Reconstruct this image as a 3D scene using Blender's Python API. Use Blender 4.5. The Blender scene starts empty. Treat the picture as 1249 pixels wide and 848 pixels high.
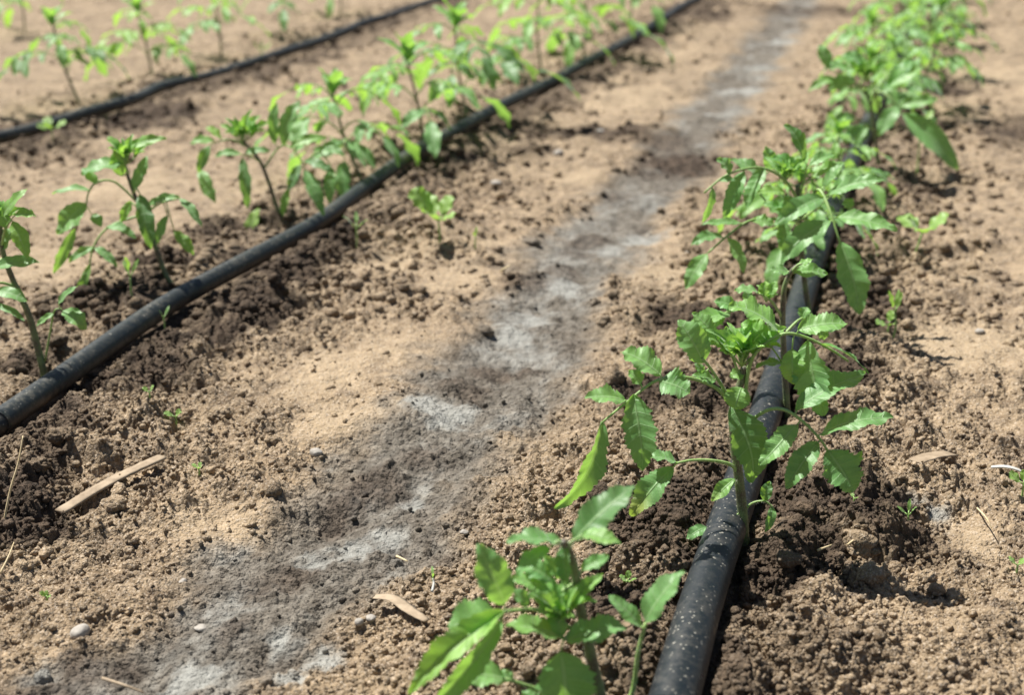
import bpy, math, random
import numpy as np
from mathutils import Vector, Matrix

# ------------------------------------------------------------------ basics
sc = bpy.context.scene
C = sc.collection
W0, H0 = 1249.0, 848.0
F = 1735.0                      # focal length in photo pixels (50 mm on 36 mm)
CH = 0.42                       # camera height
PITCH = math.atan(602.0 / F)
YAW = math.atan(545.0 * math.cos(PITCH) / F)
fh = np.array([-math.sin(YAW), math.cos(YAW), 0.0])       # horizontal heading
rt = np.array([math.cos(YAW), math.sin(YAW), 0.0])
fw = fh * math.cos(PITCH) - np.array([0, 0, math.sin(PITCH)])
up = fh * math.sin(PITCH) + np.array([0, 0, math.cos(PITCH)])
CAM = np.array([0, 0, CH])

def ray(px, py):
    return fw * F + rt * (px - W0 / 2) - up * (py - H0 / 2)
def ground(px, py, z=0.0):
    d = ray(px, py); t = (z - CH) / d[2]
    return CAM + d * t
def onD(px, py, D):
    """point seen at px,py standing D metres ahead of the camera"""
    d = ray(px, py); t = D / float(np.dot(d, fh))
    return CAM + d * t
def Dof(p):
    return float(np.dot(np.asarray(p) - CAM, fh))

# ------------------------------------------------------------------ noise
def hsh(ix, iy, seed):
    h = (ix.astype(np.int64) * 374761393 + iy.astype(np.int64) * 668265263 + seed * 974634777) & 0xFFFFFFFF
    h = ((h ^ (h >> 13)) * 1274126177) & 0xFFFFFFFF
    h = ((h ^ (h >> 16)) * 2246822519) & 0xFFFFFFFF
    h ^= h >> 15
    return (h & 0xFFFFFF).astype(np.float32) / np.float32(0xFFFFFF)
def vn(x, y, seed):
    fx, fy = np.floor(x), np.floor(y)
    ix, iy = fx.astype(np.int64), fy.astype(np.int64)
    u = (x - fx).astype(np.float32); v = (y - fy).astype(np.float32)
    u = u * u * (3 - 2 * u); v = v * v * (3 - 2 * v)
    a = hsh(ix, iy, seed); b = hsh(ix + 1, iy, seed)
    c = hsh(ix, iy + 1, seed); d = hsh(ix + 1, iy + 1, seed)
    return (a * (1 - u) + b * u) * (1 - v) + (c * (1 - u) + d * u) * v
def fbm(x, y, seed, n=4):
    s = 0; a = 0.5; t = 0
    for i in range(n):
        s = s + a * vn(x * 2 ** i + 17.3 * i, y * 2 ** i + 5.1 * i, seed + i); t += a; a *= 0.5
    return s / t
def sstep(a, b, x):
    t = np.clip((x - a) / (b - a), 0, 1)
    return t * t * (3 - 2 * t)
def lumps(x, y, s, seed, dens, r0=0.35, r1=0.75):
    """height of rounded crumbs scattered in cells of size s (max over neighbours)"""
    gx, gy = x / s, y / s
    cx, cy = np.floor(gx), np.floor(gy)
    out = np.zeros(x.shape, np.float32)
    for i in (-1, 0, 1):
        for j in (-1, 0, 1):
            ix, iy = cx + i, cy + j
            jx = ix + hsh(ix, iy, seed); jy = iy + hsh(ix, iy, seed + 1)
            k = hsh(ix, iy, seed + 2)
            r = r0 + (r1 - r0) * k * k
            on = hsh(ix, iy, seed + 3) < dens
            an = hsh(ix, iy, seed + 4) * 3.14
            dx, dy = gx - jx, gy - jy
            ca, sa = np.cos(an), np.sin(an)
            e = 0.75 + 0.5 * hsh(ix, iy, seed + 5)
            q = ((dx * ca + dy * sa) * e) ** 2 + ((dy * ca - dx * sa) / e) ** 2
            h = np.sqrt(np.clip(r * r - q, 0, None)) * (0.55 + 0.5 * hsh(ix, iy, seed + 6))
            out = np.maximum(out, np.where(on, h, 0))
    return out * s

# ------------------------------------------------------------------ the rows: pipe courses
def course(pix, z, ext0, ext1):
    P = [ground(a, b, z) for a, b in pix]
    d0 = (P[0] - P[1]); d0 /= np.linalg.norm(d0)
    d1 = (P[-1] - P[-3]); d1 /= np.linalg.norm(d1)
    d1 = d1 * 0.4 + np.array([0, 1, 0]) * 0.6
    P = [P[0] + d0 * ext0] + P + [P[-1] + d1 * ext1]
    # smooth resample (Catmull-Rom)
    Q = []
    P = [2 * P[0] - P[1]] + P + [2 * P[-1] - P[-2]]
    for i in range(1, len(P) - 2):
        n = max(4, int(np.linalg.norm(P[i + 1] - P[i]) / 0.012)); n = min(n, 120)
        for k in range(n):
            t = k / n
            Q.append(0.5 * ((2 * P[i]) + (P[i + 1] - P[i - 1]) * t + (2 * P[i - 1] - 5 * P[i] + 4 * P[i + 1] - P[i + 2]) * t * t
                            + (3 * P[i] - P[i - 1] - 3 * P[i + 1] + P[i + 2]) * t ** 3))
    Q.append(P[-2])
    return np.array(Q)
PR = (0.0128, 0.0100, 0.0100)
pipe_pts = [
    course([(824, 848), (853, 745), (878, 668), (908, 580), (938, 490), (962, 420), (984, 345), (1008, 275), (1036, 205),
            (1062, 145), (1086, 85), (1108, 25)], 0.011, 0.5, 4.0),
    course([(-60, 548), (0, 512), (65, 466), (140, 415), (210, 370), (300, 320), (390, 268), (470, 212), (520, 177), (580, 146),
            (660, 105), (740, 63), (790, 35), (840, 3)], 0.015, 0.5, 4.0),
    course([(-80, 185), (20, 162), (95, 140), (165, 121), (200, 105), (260, 90), (340, 66), (420, 38), (520, 4)], 0.014, 0.6, 4.0),
]
def pipe_d(x, y, k):
    p = pipe_pts[k]
    o = np.argsort(p[:, 1])
    px = np.interp(y, p[o, 1], p[o, 0])
    return x - px
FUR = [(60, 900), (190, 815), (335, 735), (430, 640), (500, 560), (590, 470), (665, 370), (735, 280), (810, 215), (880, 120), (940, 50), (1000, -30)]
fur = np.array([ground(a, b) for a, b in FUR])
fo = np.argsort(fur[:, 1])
def blobs(x, y, L):
    m = np.zeros(x.shape, np.float32)
    for px, py, r in L:
        c = ground(px, py)
        q = ((x - c[0]) ** 2 + ((y - c[1]) * 0.8) ** 2) / (r * r)
        m = np.maximum(m, np.exp(-q))
    return m
WET_SHADE = [(105, 480, .06), (20, 600, .05), (30, 640, .04), (185, 455, .05), (250, 415, .05), (320, 385, .055), (410, 300, .04), (350, 345, .04), (560, 195, .05),
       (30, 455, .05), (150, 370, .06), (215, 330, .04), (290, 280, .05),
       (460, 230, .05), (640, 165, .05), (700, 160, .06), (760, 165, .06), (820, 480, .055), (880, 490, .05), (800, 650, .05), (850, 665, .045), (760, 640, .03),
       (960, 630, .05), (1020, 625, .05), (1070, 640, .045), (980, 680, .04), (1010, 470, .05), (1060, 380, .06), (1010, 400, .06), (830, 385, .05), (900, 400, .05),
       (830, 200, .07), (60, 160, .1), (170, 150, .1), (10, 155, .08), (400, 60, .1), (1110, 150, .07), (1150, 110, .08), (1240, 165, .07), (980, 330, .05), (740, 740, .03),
       (720, 110, .06), (860, 20, .12), (1120, 230, .04), (960, 480, .04), (1010, 300, .05), (1040, 230, .05), (300, 330, .04)]  # damp patches, plus a shadow painted in at the right edge
DARK = [(50, 835, .03), (150, 800, .018), (100, 800, .02), (560, 470, .03), (640, 440, .025), (360, 690, .02), (590, 150, .05), (650, 160, .07), (700, 163, .07), (750, 165, .08), (800, 172, .08), (640, 190, .05), (1240, 165, .07), (1210, 175, .05), (900, 8, .1), (860, 25, .1), (835, 195, .08), (800, 215, .05), (700, 305, .035), (720, 290, .035), (600, 440, .035), (575, 475, .03), (640, 345, .03), (455, 590, .035), (520, 560, .025), (985, 15, .2), (1000, -20, .3), (1249, 160, .11), (420, 610, .025), (330, 700, .03), (280, 760, .02), (690, 330, .03), (760, 240, .04)]  # dark soil spots and bands; the right-edge ones paint a shadow
CRUST = [(430, 655, .022), (385, 665, .02), (470, 640, .02), (545, 512, .026), (520, 500, .022), (640, 380, .03), (690, 350, .03), (780, 285, .035), (740, 300, .03), (235, 808, .022), (340, 770, .018), (390, 790, .016),
         (905, 110, .06), (880, 140, .05), (930, 80, .06), (950, 50, .06), (50, 815, .014), (620, 400, .028), (1140, 625, .014), (1120, 615, .012), (500, 600, .012), (350, 820, .016)]
PALE = [(245, 640, .035), (290, 635, .035), (420, 450, .07), (480, 430, .06), (560, 340, .06), (600, 300, .04), (760, 120, .15), (700, 220, .05), (690, 120, .1), (1190, 420, .1), (1190, 650, .03), (340, 150, .1), (40, 330, .08),
        (150, 230, .1), (470, 330, .05), (800, 330, .05), (820, 60, .1), (430, 520, .05), (1200, 90, .15)]
def masks(x, y):
    n1 = fbm(x * 14, y * 14, 3, 4); n2 = fbm(x * 45, y * 45, 11, 3); n3 = fbm(x * 6, y * 6, 23, 3)
    d = [pipe_d(x, y, k) for k in range(3)]
    wet_shade = blobs(x, y, [(a, b, c * 1.15) for a, b, c in WET_SHADE]) * 1.3
    wet_shade = sstep(0.50, 1.10, wet_shade + (n1 - 0.5) * 1.0 + (n2 - 0.5) * 0.8)
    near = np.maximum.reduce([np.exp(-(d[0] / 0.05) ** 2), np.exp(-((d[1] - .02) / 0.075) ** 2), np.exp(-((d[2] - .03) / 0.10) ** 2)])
    wet_shade = np.maximum(wet_shade, sstep(0.55, 1.0, near * 1.05 + (n3 - 0.5) * 1.2 + (n2 - 0.5) * 0.9) * 0.85)  # damp along the pipes, with the slim pipe's shadow painted in
    wet_shade = np.maximum(wet_shade, sstep(0.30, 0.95, np.maximum(near, .75 * np.maximum(np.exp(-(d[0] / 0.10) ** 2), np.exp(-(d[1] / 0.11) ** 2))) + (n1 - 0.5) * 1.0 + (n2 - .5) * .4) * 0.42)
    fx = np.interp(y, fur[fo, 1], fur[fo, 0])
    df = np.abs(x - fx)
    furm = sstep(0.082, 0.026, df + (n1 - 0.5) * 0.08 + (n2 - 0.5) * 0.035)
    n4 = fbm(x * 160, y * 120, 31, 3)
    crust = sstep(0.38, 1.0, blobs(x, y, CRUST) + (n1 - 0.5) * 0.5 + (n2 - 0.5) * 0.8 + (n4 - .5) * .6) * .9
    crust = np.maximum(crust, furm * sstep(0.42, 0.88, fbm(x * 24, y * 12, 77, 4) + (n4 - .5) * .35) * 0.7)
    wet_shade = np.maximum(wet_shade, furm * sstep(0.50, 0.78, fbm(x * 22, y * 14, 97, 4)) * 0.35 * (1 - crust))
    wet_shade = np.maximum(wet_shade, sstep(.35, .9, blobs(x, y, DARK) + (n1 - .5) * .7 + (n2 - .5) * .5) * (.8 - .12 * furm))
    pale = sstep(0.30, 1.05, blobs(x, y, PALE) + (n1 - 0.5) * 0.7 + (n2 - 0.5) * 0.5)
    rough = np.maximum.reduce([np.exp(-((np.abs(a) - 0.03) / 0.12) ** 2) for a in d])
    rough = np.clip(rough * .9 + (n3 - 0.5) * 1.2 + 0.22 + (n1 - .5) * .7, 0, 1) * (1 - 0.8 * pale) * (1 - 0.35 * furm) * (1 - 0.5 * crust)
    rough = np.clip(rough + wet_shade * 0.35 + furm * .13 * (1 - crust), 0, 1)
    return wet_shade, crust, furm, pale, rough
def height(x, y, res=None):
    """soil surface; res = local mesh spacing, layers finer than it are skipped"""
    x = np.asarray(x, np.float64); y = np.asarray(y, np.float64)
    wet_shade, crust, furm, pale, rough = masks(x, y)
    if res is None: res = np.full(x.shape, 0.0005)
    wx = x + (vn(x * 90, y * 90, 41) - .5) * 0.009 + (vn(x * 300, y * 300, 43) - .5) * 0.0035
    wy = y + (vn(x * 90, y * 90, 42) - .5) * 0.009 + (vn(x * 300, y * 300, 44) - .5) * 0.0035
    h = (fbm(x * 5, y * 5, 51, 4) - .5) * 0.035 + (fbm(x * 30, y * 30, 57, 4) - .5) * 0.024 * (0.5 + rough)
    h -= furm * 0.006
    d = [pipe_d(x, y, k) for k in range(3)]
    for a in d:
        h += 0.007 * np.exp(-((np.abs(a) - 0.055) / 0.035) ** 2)
    hc = 0
    smooth = (1 - 0.5 * pale) * (1 - 0.5 * crust)
    for s, sd, de, amp, useR in ((0.050, 100, 0.30, 0.26, 1), (0.024, 120, 0.5, 0.52, 1), (0.012, 140, 0.7, 0.80, 1), (0.0068, 160, 0.85, 0.95, 0), (0.0042, 180, 0.95, 1.05, 0), (0.0026, 190, 1.0, 1.0, 2)):
        m = res < s * 0.45
        if not m.any(): continue
        v = np.zeros(x.shape, np.float32)
        v[m] = lumps(wx[m], wy[m], s, sd, de)
        w = (0.03 + 0.97 * rough ** 1.5) if useR == 1 else (0.34 + 0.66 * rough)
        if s < .004: w = w * 0.8
        hc = hc + v * amp * w * smooth * np.clip((s * 0.45 - res) / (s * 0.2) + .0, 0, 1)
    h = h + hc
    h += (vn(x * 700, y * 700, 61) - .5) * 0.0009 * (res < 0.002)
    # the pipe has pressed its own bed
    for a, r in zip(d, PR):
        t = np.clip((np.abs(a) - r * 0.9) / (0.022), 0, 1)
        lim = -0.001 + 0.016 * t + 0.25 * np.clip(np.abs(a) - r - 0.02, 0, None)
        far = np.abs(a) > 0.06
        h = np.where(far, h, np.minimum(h, lim + 0.004 * (vn(x * 60, y * 60, 88))))
    return h, (wet_shade, crust, furm, pale, rough)
def hz(p):
    r, _ = height(np.array([p[0]]), np.array([p[1]]))
    return float(r[0])

# ------------------------------------------------------------------ mesh helper
def mesh_obj(name, V, Fc, mats, parent=None, uv=None, attrs=None, mi=None, smooth=True, base=None):
    V = np.asarray(V, np.float32)
    if base is not None: V = V - np.asarray(base, np.float32)
    me = bpy.data.meshes.new(name)
    me.vertices.add(len(V)); me.vertices.foreach_set('co', V.ravel())
    if isinstance(Fc, np.ndarray):
        n, k = Fc.shape
        me.loops.add(n * k); me.loops.foreach_set('vertex_index', Fc.astype(np.int32).ravel())
        me.polygons.add(n); me.polygons.foreach_set('loop_start', np.arange(0, n * k, k, dtype=np.int32))
        me.polygons.foreach_set('loop_total', np.full(n, k, np.int32))
    else:
        tot = np.array([len(f) for f in Fc], np.int32)
        idx = np.array([i for f in Fc for i in f], np.int32)
        me.loops.add(len(idx)); me.loops.foreach_set('vertex_index', idx)
        me.polygons.add(len(Fc)); me.polygons.foreach_set('loop_start', np.concatenate([[0], np.cumsum(tot)[:-1]]).astype(np.int32))
        me.polygons.foreach_set('loop_total', tot)
    if smooth: me.polygons.foreach_set('use_smooth', np.ones(len(me.polygons), bool))
    for m in mats: me.materials.append(m)
    if mi is not None: me.polygons.foreach_set('material_index', np.asarray(mi, np.int32))
    me.update(calc_edges=True)
    if uv is not None:
        l = me.uv_layers.new(name='UVMap')
        idx = np.empty(len(me.loops), np.int32); me.loops.foreach_get('vertex_index', idx)
        l.data.foreach_set('uv', np.asarray(uv, np.float32)[idx].ravel())
    for k, a in (attrs or {}).items():
        at = me.attributes.new(k, 'FLOAT', 'POINT'); at.data.foreach_set('value', np.asarray(a, np.float32))
    o = bpy.data.objects.new(name, me); C.objects.link(o)
    if parent: o.parent = parent
    return o
def empty(name, loc, label, cat, group=None):
    o = bpy.data.objects.new(name, None); o.empty_display_size = .02; C.objects.link(o)
    o.location = [float(v) for v in loc]; o['label'] = label; o['category'] = cat
    if group: o['group'] = group
    return o
def tag(o, label, cat, group=None):
    o['label'] = label; o['category'] = cat
    if group: o['group'] = group
    return o

# ------------------------------------------------------------------ materials
def newmat(name):
    m = bpy.data.materials.new(name); m.use_nodes = True
    nt = m.node_tree; nt.nodes.clear()
    return m, nt
def N(nt, t, **kw):
    n = nt.nodes.new(t)
    for k, v in kw.items():
        if k.startswith('i_'): n.inputs[k[2:].replace('_', ' ')].default_value = v
        else: setattr(n, k, v)
    return n
def mix(nt, fac, a, b, mode='MIX'):
    n = nt.nodes.new('ShaderNodeMix'); n.data_type = 'RGBA'; n.blend_type = mode
    for s, v in ((0, fac), (6, a), (7, b)):
        if hasattr(v, 'links') or isinstance(v, bpy.types.NodeSocket): nt.links.new(v, n.inputs[s])
        else: n.inputs[s].default_value = v if s == 0 else (*v, 1)
    return n.outputs[2]
def ramp(nt, fac, a, b):
    n = nt.nodes.new('ShaderNodeMapRange'); n.inputs['From Min'].default_value = a; n.inputs['From Max'].default_value = b
    nt.links.new(fac, n.inputs['Value']); return n.outputs[0]
def math_(nt, op, a, b=None):
    n = nt.nodes.new('ShaderNodeMath'); n.operation = op
    for i, v in enumerate((a, b)):
        if v is None: continue
        if isinstance(v, bpy.types.NodeSocket): nt.links.new(v, n.inputs[i])
        else: n.inputs[i].default_value = v
    return n.outputs[0]
def noise(nt, vec, scale, detail=4, rough=.55):
    n = N(nt, 'ShaderNodeTexNoise'); n.inputs['Scale'].default_value = scale; n.inputs['Detail'].default_value = detail; n.inputs['Roughness'].default_value = rough
    nt.links.new(vec, n.inputs['Vector']); return n.outputs['Fac']

def soil_material():
    m, nt = newmat('soil')
    tc = N(nt, 'ShaderNodeTexCoord'); obj = tc.outputs['Object']
    at = {k: N(nt, 'ShaderNodeAttribute', attribute_name=k).outputs['Fac'] for k in ('wet_shade', 'crust', 'furrow', 'pale', 'tone')}
    n1 = noise(nt, obj, 12, 5); n2 = noise(nt, obj, 110, 4); n3 = noise(nt, obj, 600, 3); n4 = noise(nt, obj, 40, 3)
    dry = mix(nt, ramp(nt, n1, .35, .65), (.155, .110, .066), (.270, .198, .122))
    dry = mix(nt, ramp(nt, n2, .35, .68), dry, (.345, .258, .166))
    dry = mix(nt, math_(nt, 'MULTIPLY', ramp(nt, n4, .46, .68), .6), dry, (.095, .065, .042))
    dry = mix(nt, math_(nt, 'MULTIPLY', at['pale'], .65), dry, (.375, .283, .180))
    dry = mix(nt, ramp(nt, n3, .52, .75), dry, (.50, .42, .33))
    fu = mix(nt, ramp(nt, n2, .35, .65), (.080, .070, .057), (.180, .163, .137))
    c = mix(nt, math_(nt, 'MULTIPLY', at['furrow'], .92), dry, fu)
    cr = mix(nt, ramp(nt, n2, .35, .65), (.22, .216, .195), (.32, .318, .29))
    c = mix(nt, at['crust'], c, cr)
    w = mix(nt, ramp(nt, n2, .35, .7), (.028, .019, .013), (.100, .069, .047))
    c = mix(nt, math_(nt, 'MULTIPLY', at['wet_shade'], .93), c, w)  # damp soil and painted shadow share this dark tone
    # each crumb a little lighter or darker
    hs = N(nt, 'ShaderNodeHueSaturation'); nt.links.new(c, hs.inputs['Color'])
    nt.links.new(at['tone'], hs.inputs['Value'])
    bs = N(nt, 'ShaderNodeBsdfPrincipled'); nt.links.new(hs.outputs[0], bs.inputs['Base Color'])
    bs.inputs['Roughness'].default_value = .93; bs.inputs['Specular IOR Level'].default_value = .25
    wv = N(nt, 'ShaderNodeVectorMath', operation='MULTIPLY_ADD'); nz = N(nt, 'ShaderNodeTexNoise'); nz.inputs['Scale'].default_value = 300; nt.links.new(obj, nz.inputs['Vector'])
    nt.links.new(nz.outputs['Color'], wv.inputs[0]); wv.inputs[1].default_value = (.003, .003, .003); nt.links.new(obj, wv.inputs[2])
    vs = []
    for sc_ in (330, 750):
        vo = N(nt, 'ShaderNodeTexVoronoi'); vo.inputs['Scale'].default_value = sc_; nt.links.new(wv.outputs[0], vo.inputs['Vector']); vs.append(math_(nt, 'SUBTRACT', 1.0, vo.outputs['Distance']))
    bh = math_(nt, 'ADD', math_(nt, 'MULTIPLY', vs[0], .9), math_(nt, 'ADD', math_(nt, 'MULTIPLY', vs[1], .45), math_(nt, 'MULTIPLY', noise(nt, obj, 1600, 2), .3)))
    b = N(nt, 'ShaderNodeBump'); b.inputs['Strength'].default_value = 1.0; b.inputs['Distance'].default_value = .0016
    nt.links.new(bh, b.inputs['Height']); nt.links.new(b.outputs[0], bs.inputs['Normal'])
    o = N(nt, 'ShaderNodeOutputMaterial'); nt.links.new(bs.outputs[0], o.inputs[0])
    return m
def leaf_material():
    m, nt = newmat('leaf_blade')
    uv = N(nt, 'ShaderNodeUVMap', uv_map='UVMap').outputs[0]
    sp = N(nt, 'ShaderNodeSeparateXYZ'); nt.links.new(uv, sp.inputs[0])
    u, v = sp.outputs[0], sp.outputs[1]
    tint = N(nt, 'ShaderNodeAttribute', attribute_name='tint').outputs['Fac']
    yel = N(nt, 'ShaderNodeAttribute', attribute_name='yellow').outputs['Fac']
    tc = N(nt, 'ShaderNodeTexCoord'); obj = tc.outputs['Object']
    n1 = noise(nt, obj, 90, 4); n2 = noise(nt, obj, 420, 3)
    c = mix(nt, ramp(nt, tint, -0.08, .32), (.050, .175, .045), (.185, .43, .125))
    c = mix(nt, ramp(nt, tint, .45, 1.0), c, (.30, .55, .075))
    c = mix(nt, math_(nt, 'MULTIPLY', ramp(nt, n1, .35, .7), .4), c, (.25, .43, .19))
    c = mix(nt, math_(nt, 'MULTIPLY', ramp(nt, n2, .45, .7), .22), c, (.05, .16, .04))
    # veins
    av = math_(nt, 'ABSOLUTE', v)
    mid = ramp(nt, av, .085, .02)
    ph = math_(nt, 'FRACT', math_(nt, 'MULTIPLY', u, 6.5))
    lat = ramp(nt, math_(nt, 'ABSOLUTE', math_(nt, 'SUBTRACT', ph, .5)), .06, .0)
    vein = math_(nt, 'MAXIMUM', mid, math_(nt, 'MULTIPLY', lat, .6))
    c = mix(nt, math_(nt, 'MULTIPLY', vein, .75), c, (.36, .56, .26))
    c = mix(nt, yel, c, (.50, .52, .10))
    bs = N(nt, 'ShaderNodeBsdfPrincipled'); nt.links.new(c, bs.inputs['Base Color'])
    bs.inputs['Roughness'].default_value = .47; bs.inputs['Specular IOR Level'].default_value = .55
    bs.inputs['Sheen Weight'].default_value = .5; bs.inputs['Sheen Roughness'].default_value = .4
    tr = N(nt, 'ShaderNodeBsdfTranslucent')
    tcl = mix(nt, .6, c, (.46, .76, .06)); nt.links.new(tcl, tr.inputs[0])
    ms = N(nt, 'ShaderNodeMixShader'); ms.inputs[0].default_value = .44
    nt.links.new(bs.outputs[0], ms.inputs[1]); nt.links.new(tr.outputs[0], ms.inputs[2])
    # puckering between the veins
    q = math_(nt, 'SUBTRACT', math_(nt, 'MULTIPLY', n1, .5), math_(nt, 'MULTIPLY', vein, .6))
    q2 = math_(nt, 'ADD', q, math_(nt, 'MULTIPLY', noise(nt, obj, 800, 2), .3))
    b = N(nt, 'ShaderNodeBump'); b.inputs['Strength'].default_value = .8; b.inputs['Distance'].default_value = .0007
    nt.links.new(q2, b.inputs['Height']); nt.links.new(b.outputs[0], bs.inputs['Normal'])
    o = N(nt, 'ShaderNodeOutputMaterial'); nt.links.new(ms.outputs[0], o.inputs[0])
    return m
def stem_material(name, a, b_, rough=.5):
    m, nt = newmat(name)
    tc = N(nt, 'ShaderNodeTexCoord'); obj = tc.outputs['Object']
    c = mix(nt, ramp(nt, noise(nt, obj, 60, 4), .38, .62), a, b_)
    c = mix(nt, math_(nt, 'MULTIPLY', ramp(nt, noise(nt, obj, 900, 2), .5, .75), .35), c, (.45, .52, .30))
    bs = N(nt, 'ShaderNodeBsdfPrincipled'); nt.links.new(c, bs.inputs['Base Color'])
    bs.inputs['Roughness'].default_value = rough; bs.inputs['Subsurface Weight'].default_value = .15
    bs.inputs['Subsurface Radius'].default_value = (.004, .006, .001); bs.inputs['Subsurface Scale'].default_value = .3
    b = N(nt, 'ShaderNodeBump'); b.inputs['Strength'].default_value = .5; b.inputs['Distance'].default_value = .0004
    nt.links.new(noise(nt, obj, 1200, 2), b.inputs['Height']); nt.links.new(b.outputs[0], bs.inputs['Normal'])
    o = N(nt, 'ShaderNodeOutputMaterial'); nt.links.new(bs.outputs[0], o.inputs[0])
    return m
def pipe_material(name, base, dust, amount):
    m, nt = newmat(name)
    tc = N(nt, 'ShaderNodeTexCoord'); obj = tc.outputs['Object']
    geo = N(nt, 'ShaderNodeNewGeometry'); sp = N(nt, 'ShaderNodeSeparateXYZ'); nt.links.new(geo.outputs['Normal'], sp.inputs[0])
    n1 = noise(nt, obj, 22, 5); n2 = noise(nt, obj, 160, 5, .7); n3 = noise(nt, obj, 700, 3)
    vo = N(nt, 'ShaderNodeTexVoronoi'); vo.inputs['Scale'].default_value = 170; nt.links.new(obj, vo.inputs['Vector'])
    sc_ = N(nt, 'ShaderNodeSeparateColor'); nt.links.new(vo.outputs['Color'], sc_.inputs[0])
    spk = math_(nt, 'MULTIPLY', ramp(nt, vo.outputs['Distance'], .22, .14), ramp(nt, sc_.outputs[0], .84, .86))
    spk = math_(nt, 'MULTIPLY', spk, ramp(nt, n3, .42, .55))
    topn = ramp(nt, sp.outputs[2], -.5, .9)
    vo2 = N(nt, 'ShaderNodeTexVoronoi'); vo2.inputs['Scale'].default_value = 480; nt.links.new(obj, vo2.inputs['Vector'])
    sc2 = N(nt, 'ShaderNodeSeparateColor'); nt.links.new(vo2.outputs['Color'], sc2.inputs[0])
    spk2 = math_(nt, 'MULTIPLY', ramp(nt, vo2.outputs['Distance'], .36, .22), ramp(nt, sc2.outputs[1], .80, .82))
    spk = math_(nt, 'MAXIMUM', spk, math_(nt, 'MULTIPLY', math_(nt, 'MULTIPLY', spk2, ramp(nt, n1, .38, .6)), .8))
    d = math_(nt, 'MULTIPLY', math_(nt, 'MULTIPLY', ramp(nt, n2, .44, .72), ramp(nt, n1, .35, .62)), amount)
    c = mix(nt, d, base, dust)
    c = mix(nt, math_(nt, 'MULTIPLY', ramp(nt, n3, .45, .7), .05), c, dust)
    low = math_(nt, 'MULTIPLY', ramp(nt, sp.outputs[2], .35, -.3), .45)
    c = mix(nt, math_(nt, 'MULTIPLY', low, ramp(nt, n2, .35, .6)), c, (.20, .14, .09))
    c = mix(nt, math_(nt, 'MULTIPLY', spk, topn), c, (.34, .32, .27))
    bs = N(nt, 'ShaderNodeBsdfPrincipled'); nt.links.new(c, bs.inputs['Base Color'])
    r = math_(nt, 'ADD', .40, math_(nt, 'MULTIPLY', ramp(nt, n2, .3, .7), .25)); nt.links.new(r, bs.inputs['Roughness'])
    b = N(nt, 'ShaderNodeBump'); b.inputs['Strength'].default_value = .35; b.inputs['Distance'].default_value = .0006
    nt.links.new(mix(nt, .5, n2, n3), b.inputs['Height']); nt.links.new(b.outputs[0], bs.inputs['Normal'])
    o = N(nt, 'ShaderNodeOutputMaterial'); nt.links.new(bs.outputs[0], o.inputs[0])
    return m
def plain(name, a, b_, scale=80, rough=.8, stretch=None):
    m, nt = newmat(name)
    tc = N(nt, 'ShaderNodeTexCoord'); obj = tc.outputs['Object']
    if stretch:
        mp = N(nt, 'ShaderNodeMapping'); mp.inputs['Scale'].default_value = stretch; nt.links.new(obj, mp.inputs[0]); obj = mp.outputs[0]
    n1 = noise(nt, obj, scale, 5, .65)
    c = mix(nt, ramp(nt, n1, .32, .68), a, b_)
    bs = N(nt, 'ShaderNodeBsdfPrincipled'); nt.links.new(c, bs.inputs['Base Color']); bs.inputs['Roughness'].default_value = rough
    b = N(nt, 'ShaderNodeBump'); b.inputs['Strength'].default_value = .7; b.inputs['Distance'].default_value = .0008
    nt.links.new(n1, b.inputs['Height']); nt.links.new(b.outputs[0], bs.inputs['Normal'])
    o = N(nt, 'ShaderNodeOutputMaterial'); nt.links.new(bs.outputs[0], o.inputs[0])
    return m
M_soil = soil_material(); M_leaf = leaf_material()
M_stem = stem_material('stem', (.16, .22, .085), (.095, .070, .055))
M_pet = stem_material('petiole', (.23, .38, .10), (.30, .44, .15))
M_hair = stem_material('stem_hair', (.55, .60, .42), (.65, .68, .52))
M_pipe1 = pipe_material('pipe_plastic', (.006, .010, .013), (.15, .135, .11), .3)
M_pipe2 = pipe_material('dusty_pipe_plastic', (.009, .014, .015), (.17, .155, .12), .65)
M_straw = plain('straw', (.50, .38, .20), (.66, .54, .33), 200, .7)
M_wood = plain('dry_wood', (.20, .145, .09), (.40, .31, .21), 90, .8)
M_stone = plain('pebble', (.24, .215, .185), (.42, .385, .335), 150, .85)
M_flake = plain('grey_flake', (.36, .36, .33), (.50, .49, .45), 120, .8)

# ------------------------------------------------------------------ ground sheet
rs = [0.02, 0.08, 0.15, 0.22, 0.28, 0.33, 0.37, 0.40, 0.43]
r = 0.45
while r < 6.0:
    rs.append(r); r += max(0.00065, min(r * r * 0.00115, 0.009))
while r < 400:
    rs.append(r); r *= 1.12
rs = np.array(rs)
half = math.radians(29); dth = 1 / 1400.0
th = list(np.arange(-half, half, dth))
a, st = half, dth
lst = []
while a < math.pi - 0.02:
    st *= 1.12; st = min(st, .12); a += st; lst.append(min(a, math.pi))
th = [-v for v in lst[::-1] if v < math.pi] + th + [v for v in lst]
th = np.array(sorted(set(th)))
th = th[(th > -math.pi + .01) & (th < math.pi - .001)]
th = np.append(th, math.pi)
R, T = np.meshgrid(rs, th, indexing='ij')
gx = R * (fh[0] * np.cos(T) + rt[0] * np.sin(T)); gy = R * (fh[1] * np.cos(T) + rt[1] * np.sin(T))
dr = np.gradient(rs)[:, None] * np.ones_like(T); dt = np.gradient(th)[None, :] * R
res = np.maximum(np.minimum(dr, 9) * .8, dt)
z, (wet_shade, crust, furm, pale, rough) = height(gx.ravel(), gy.ravel(), res.ravel())
nr, nth = R.shape
V = np.stack([gx.ravel(), gy.ravel(), z], 1)
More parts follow.
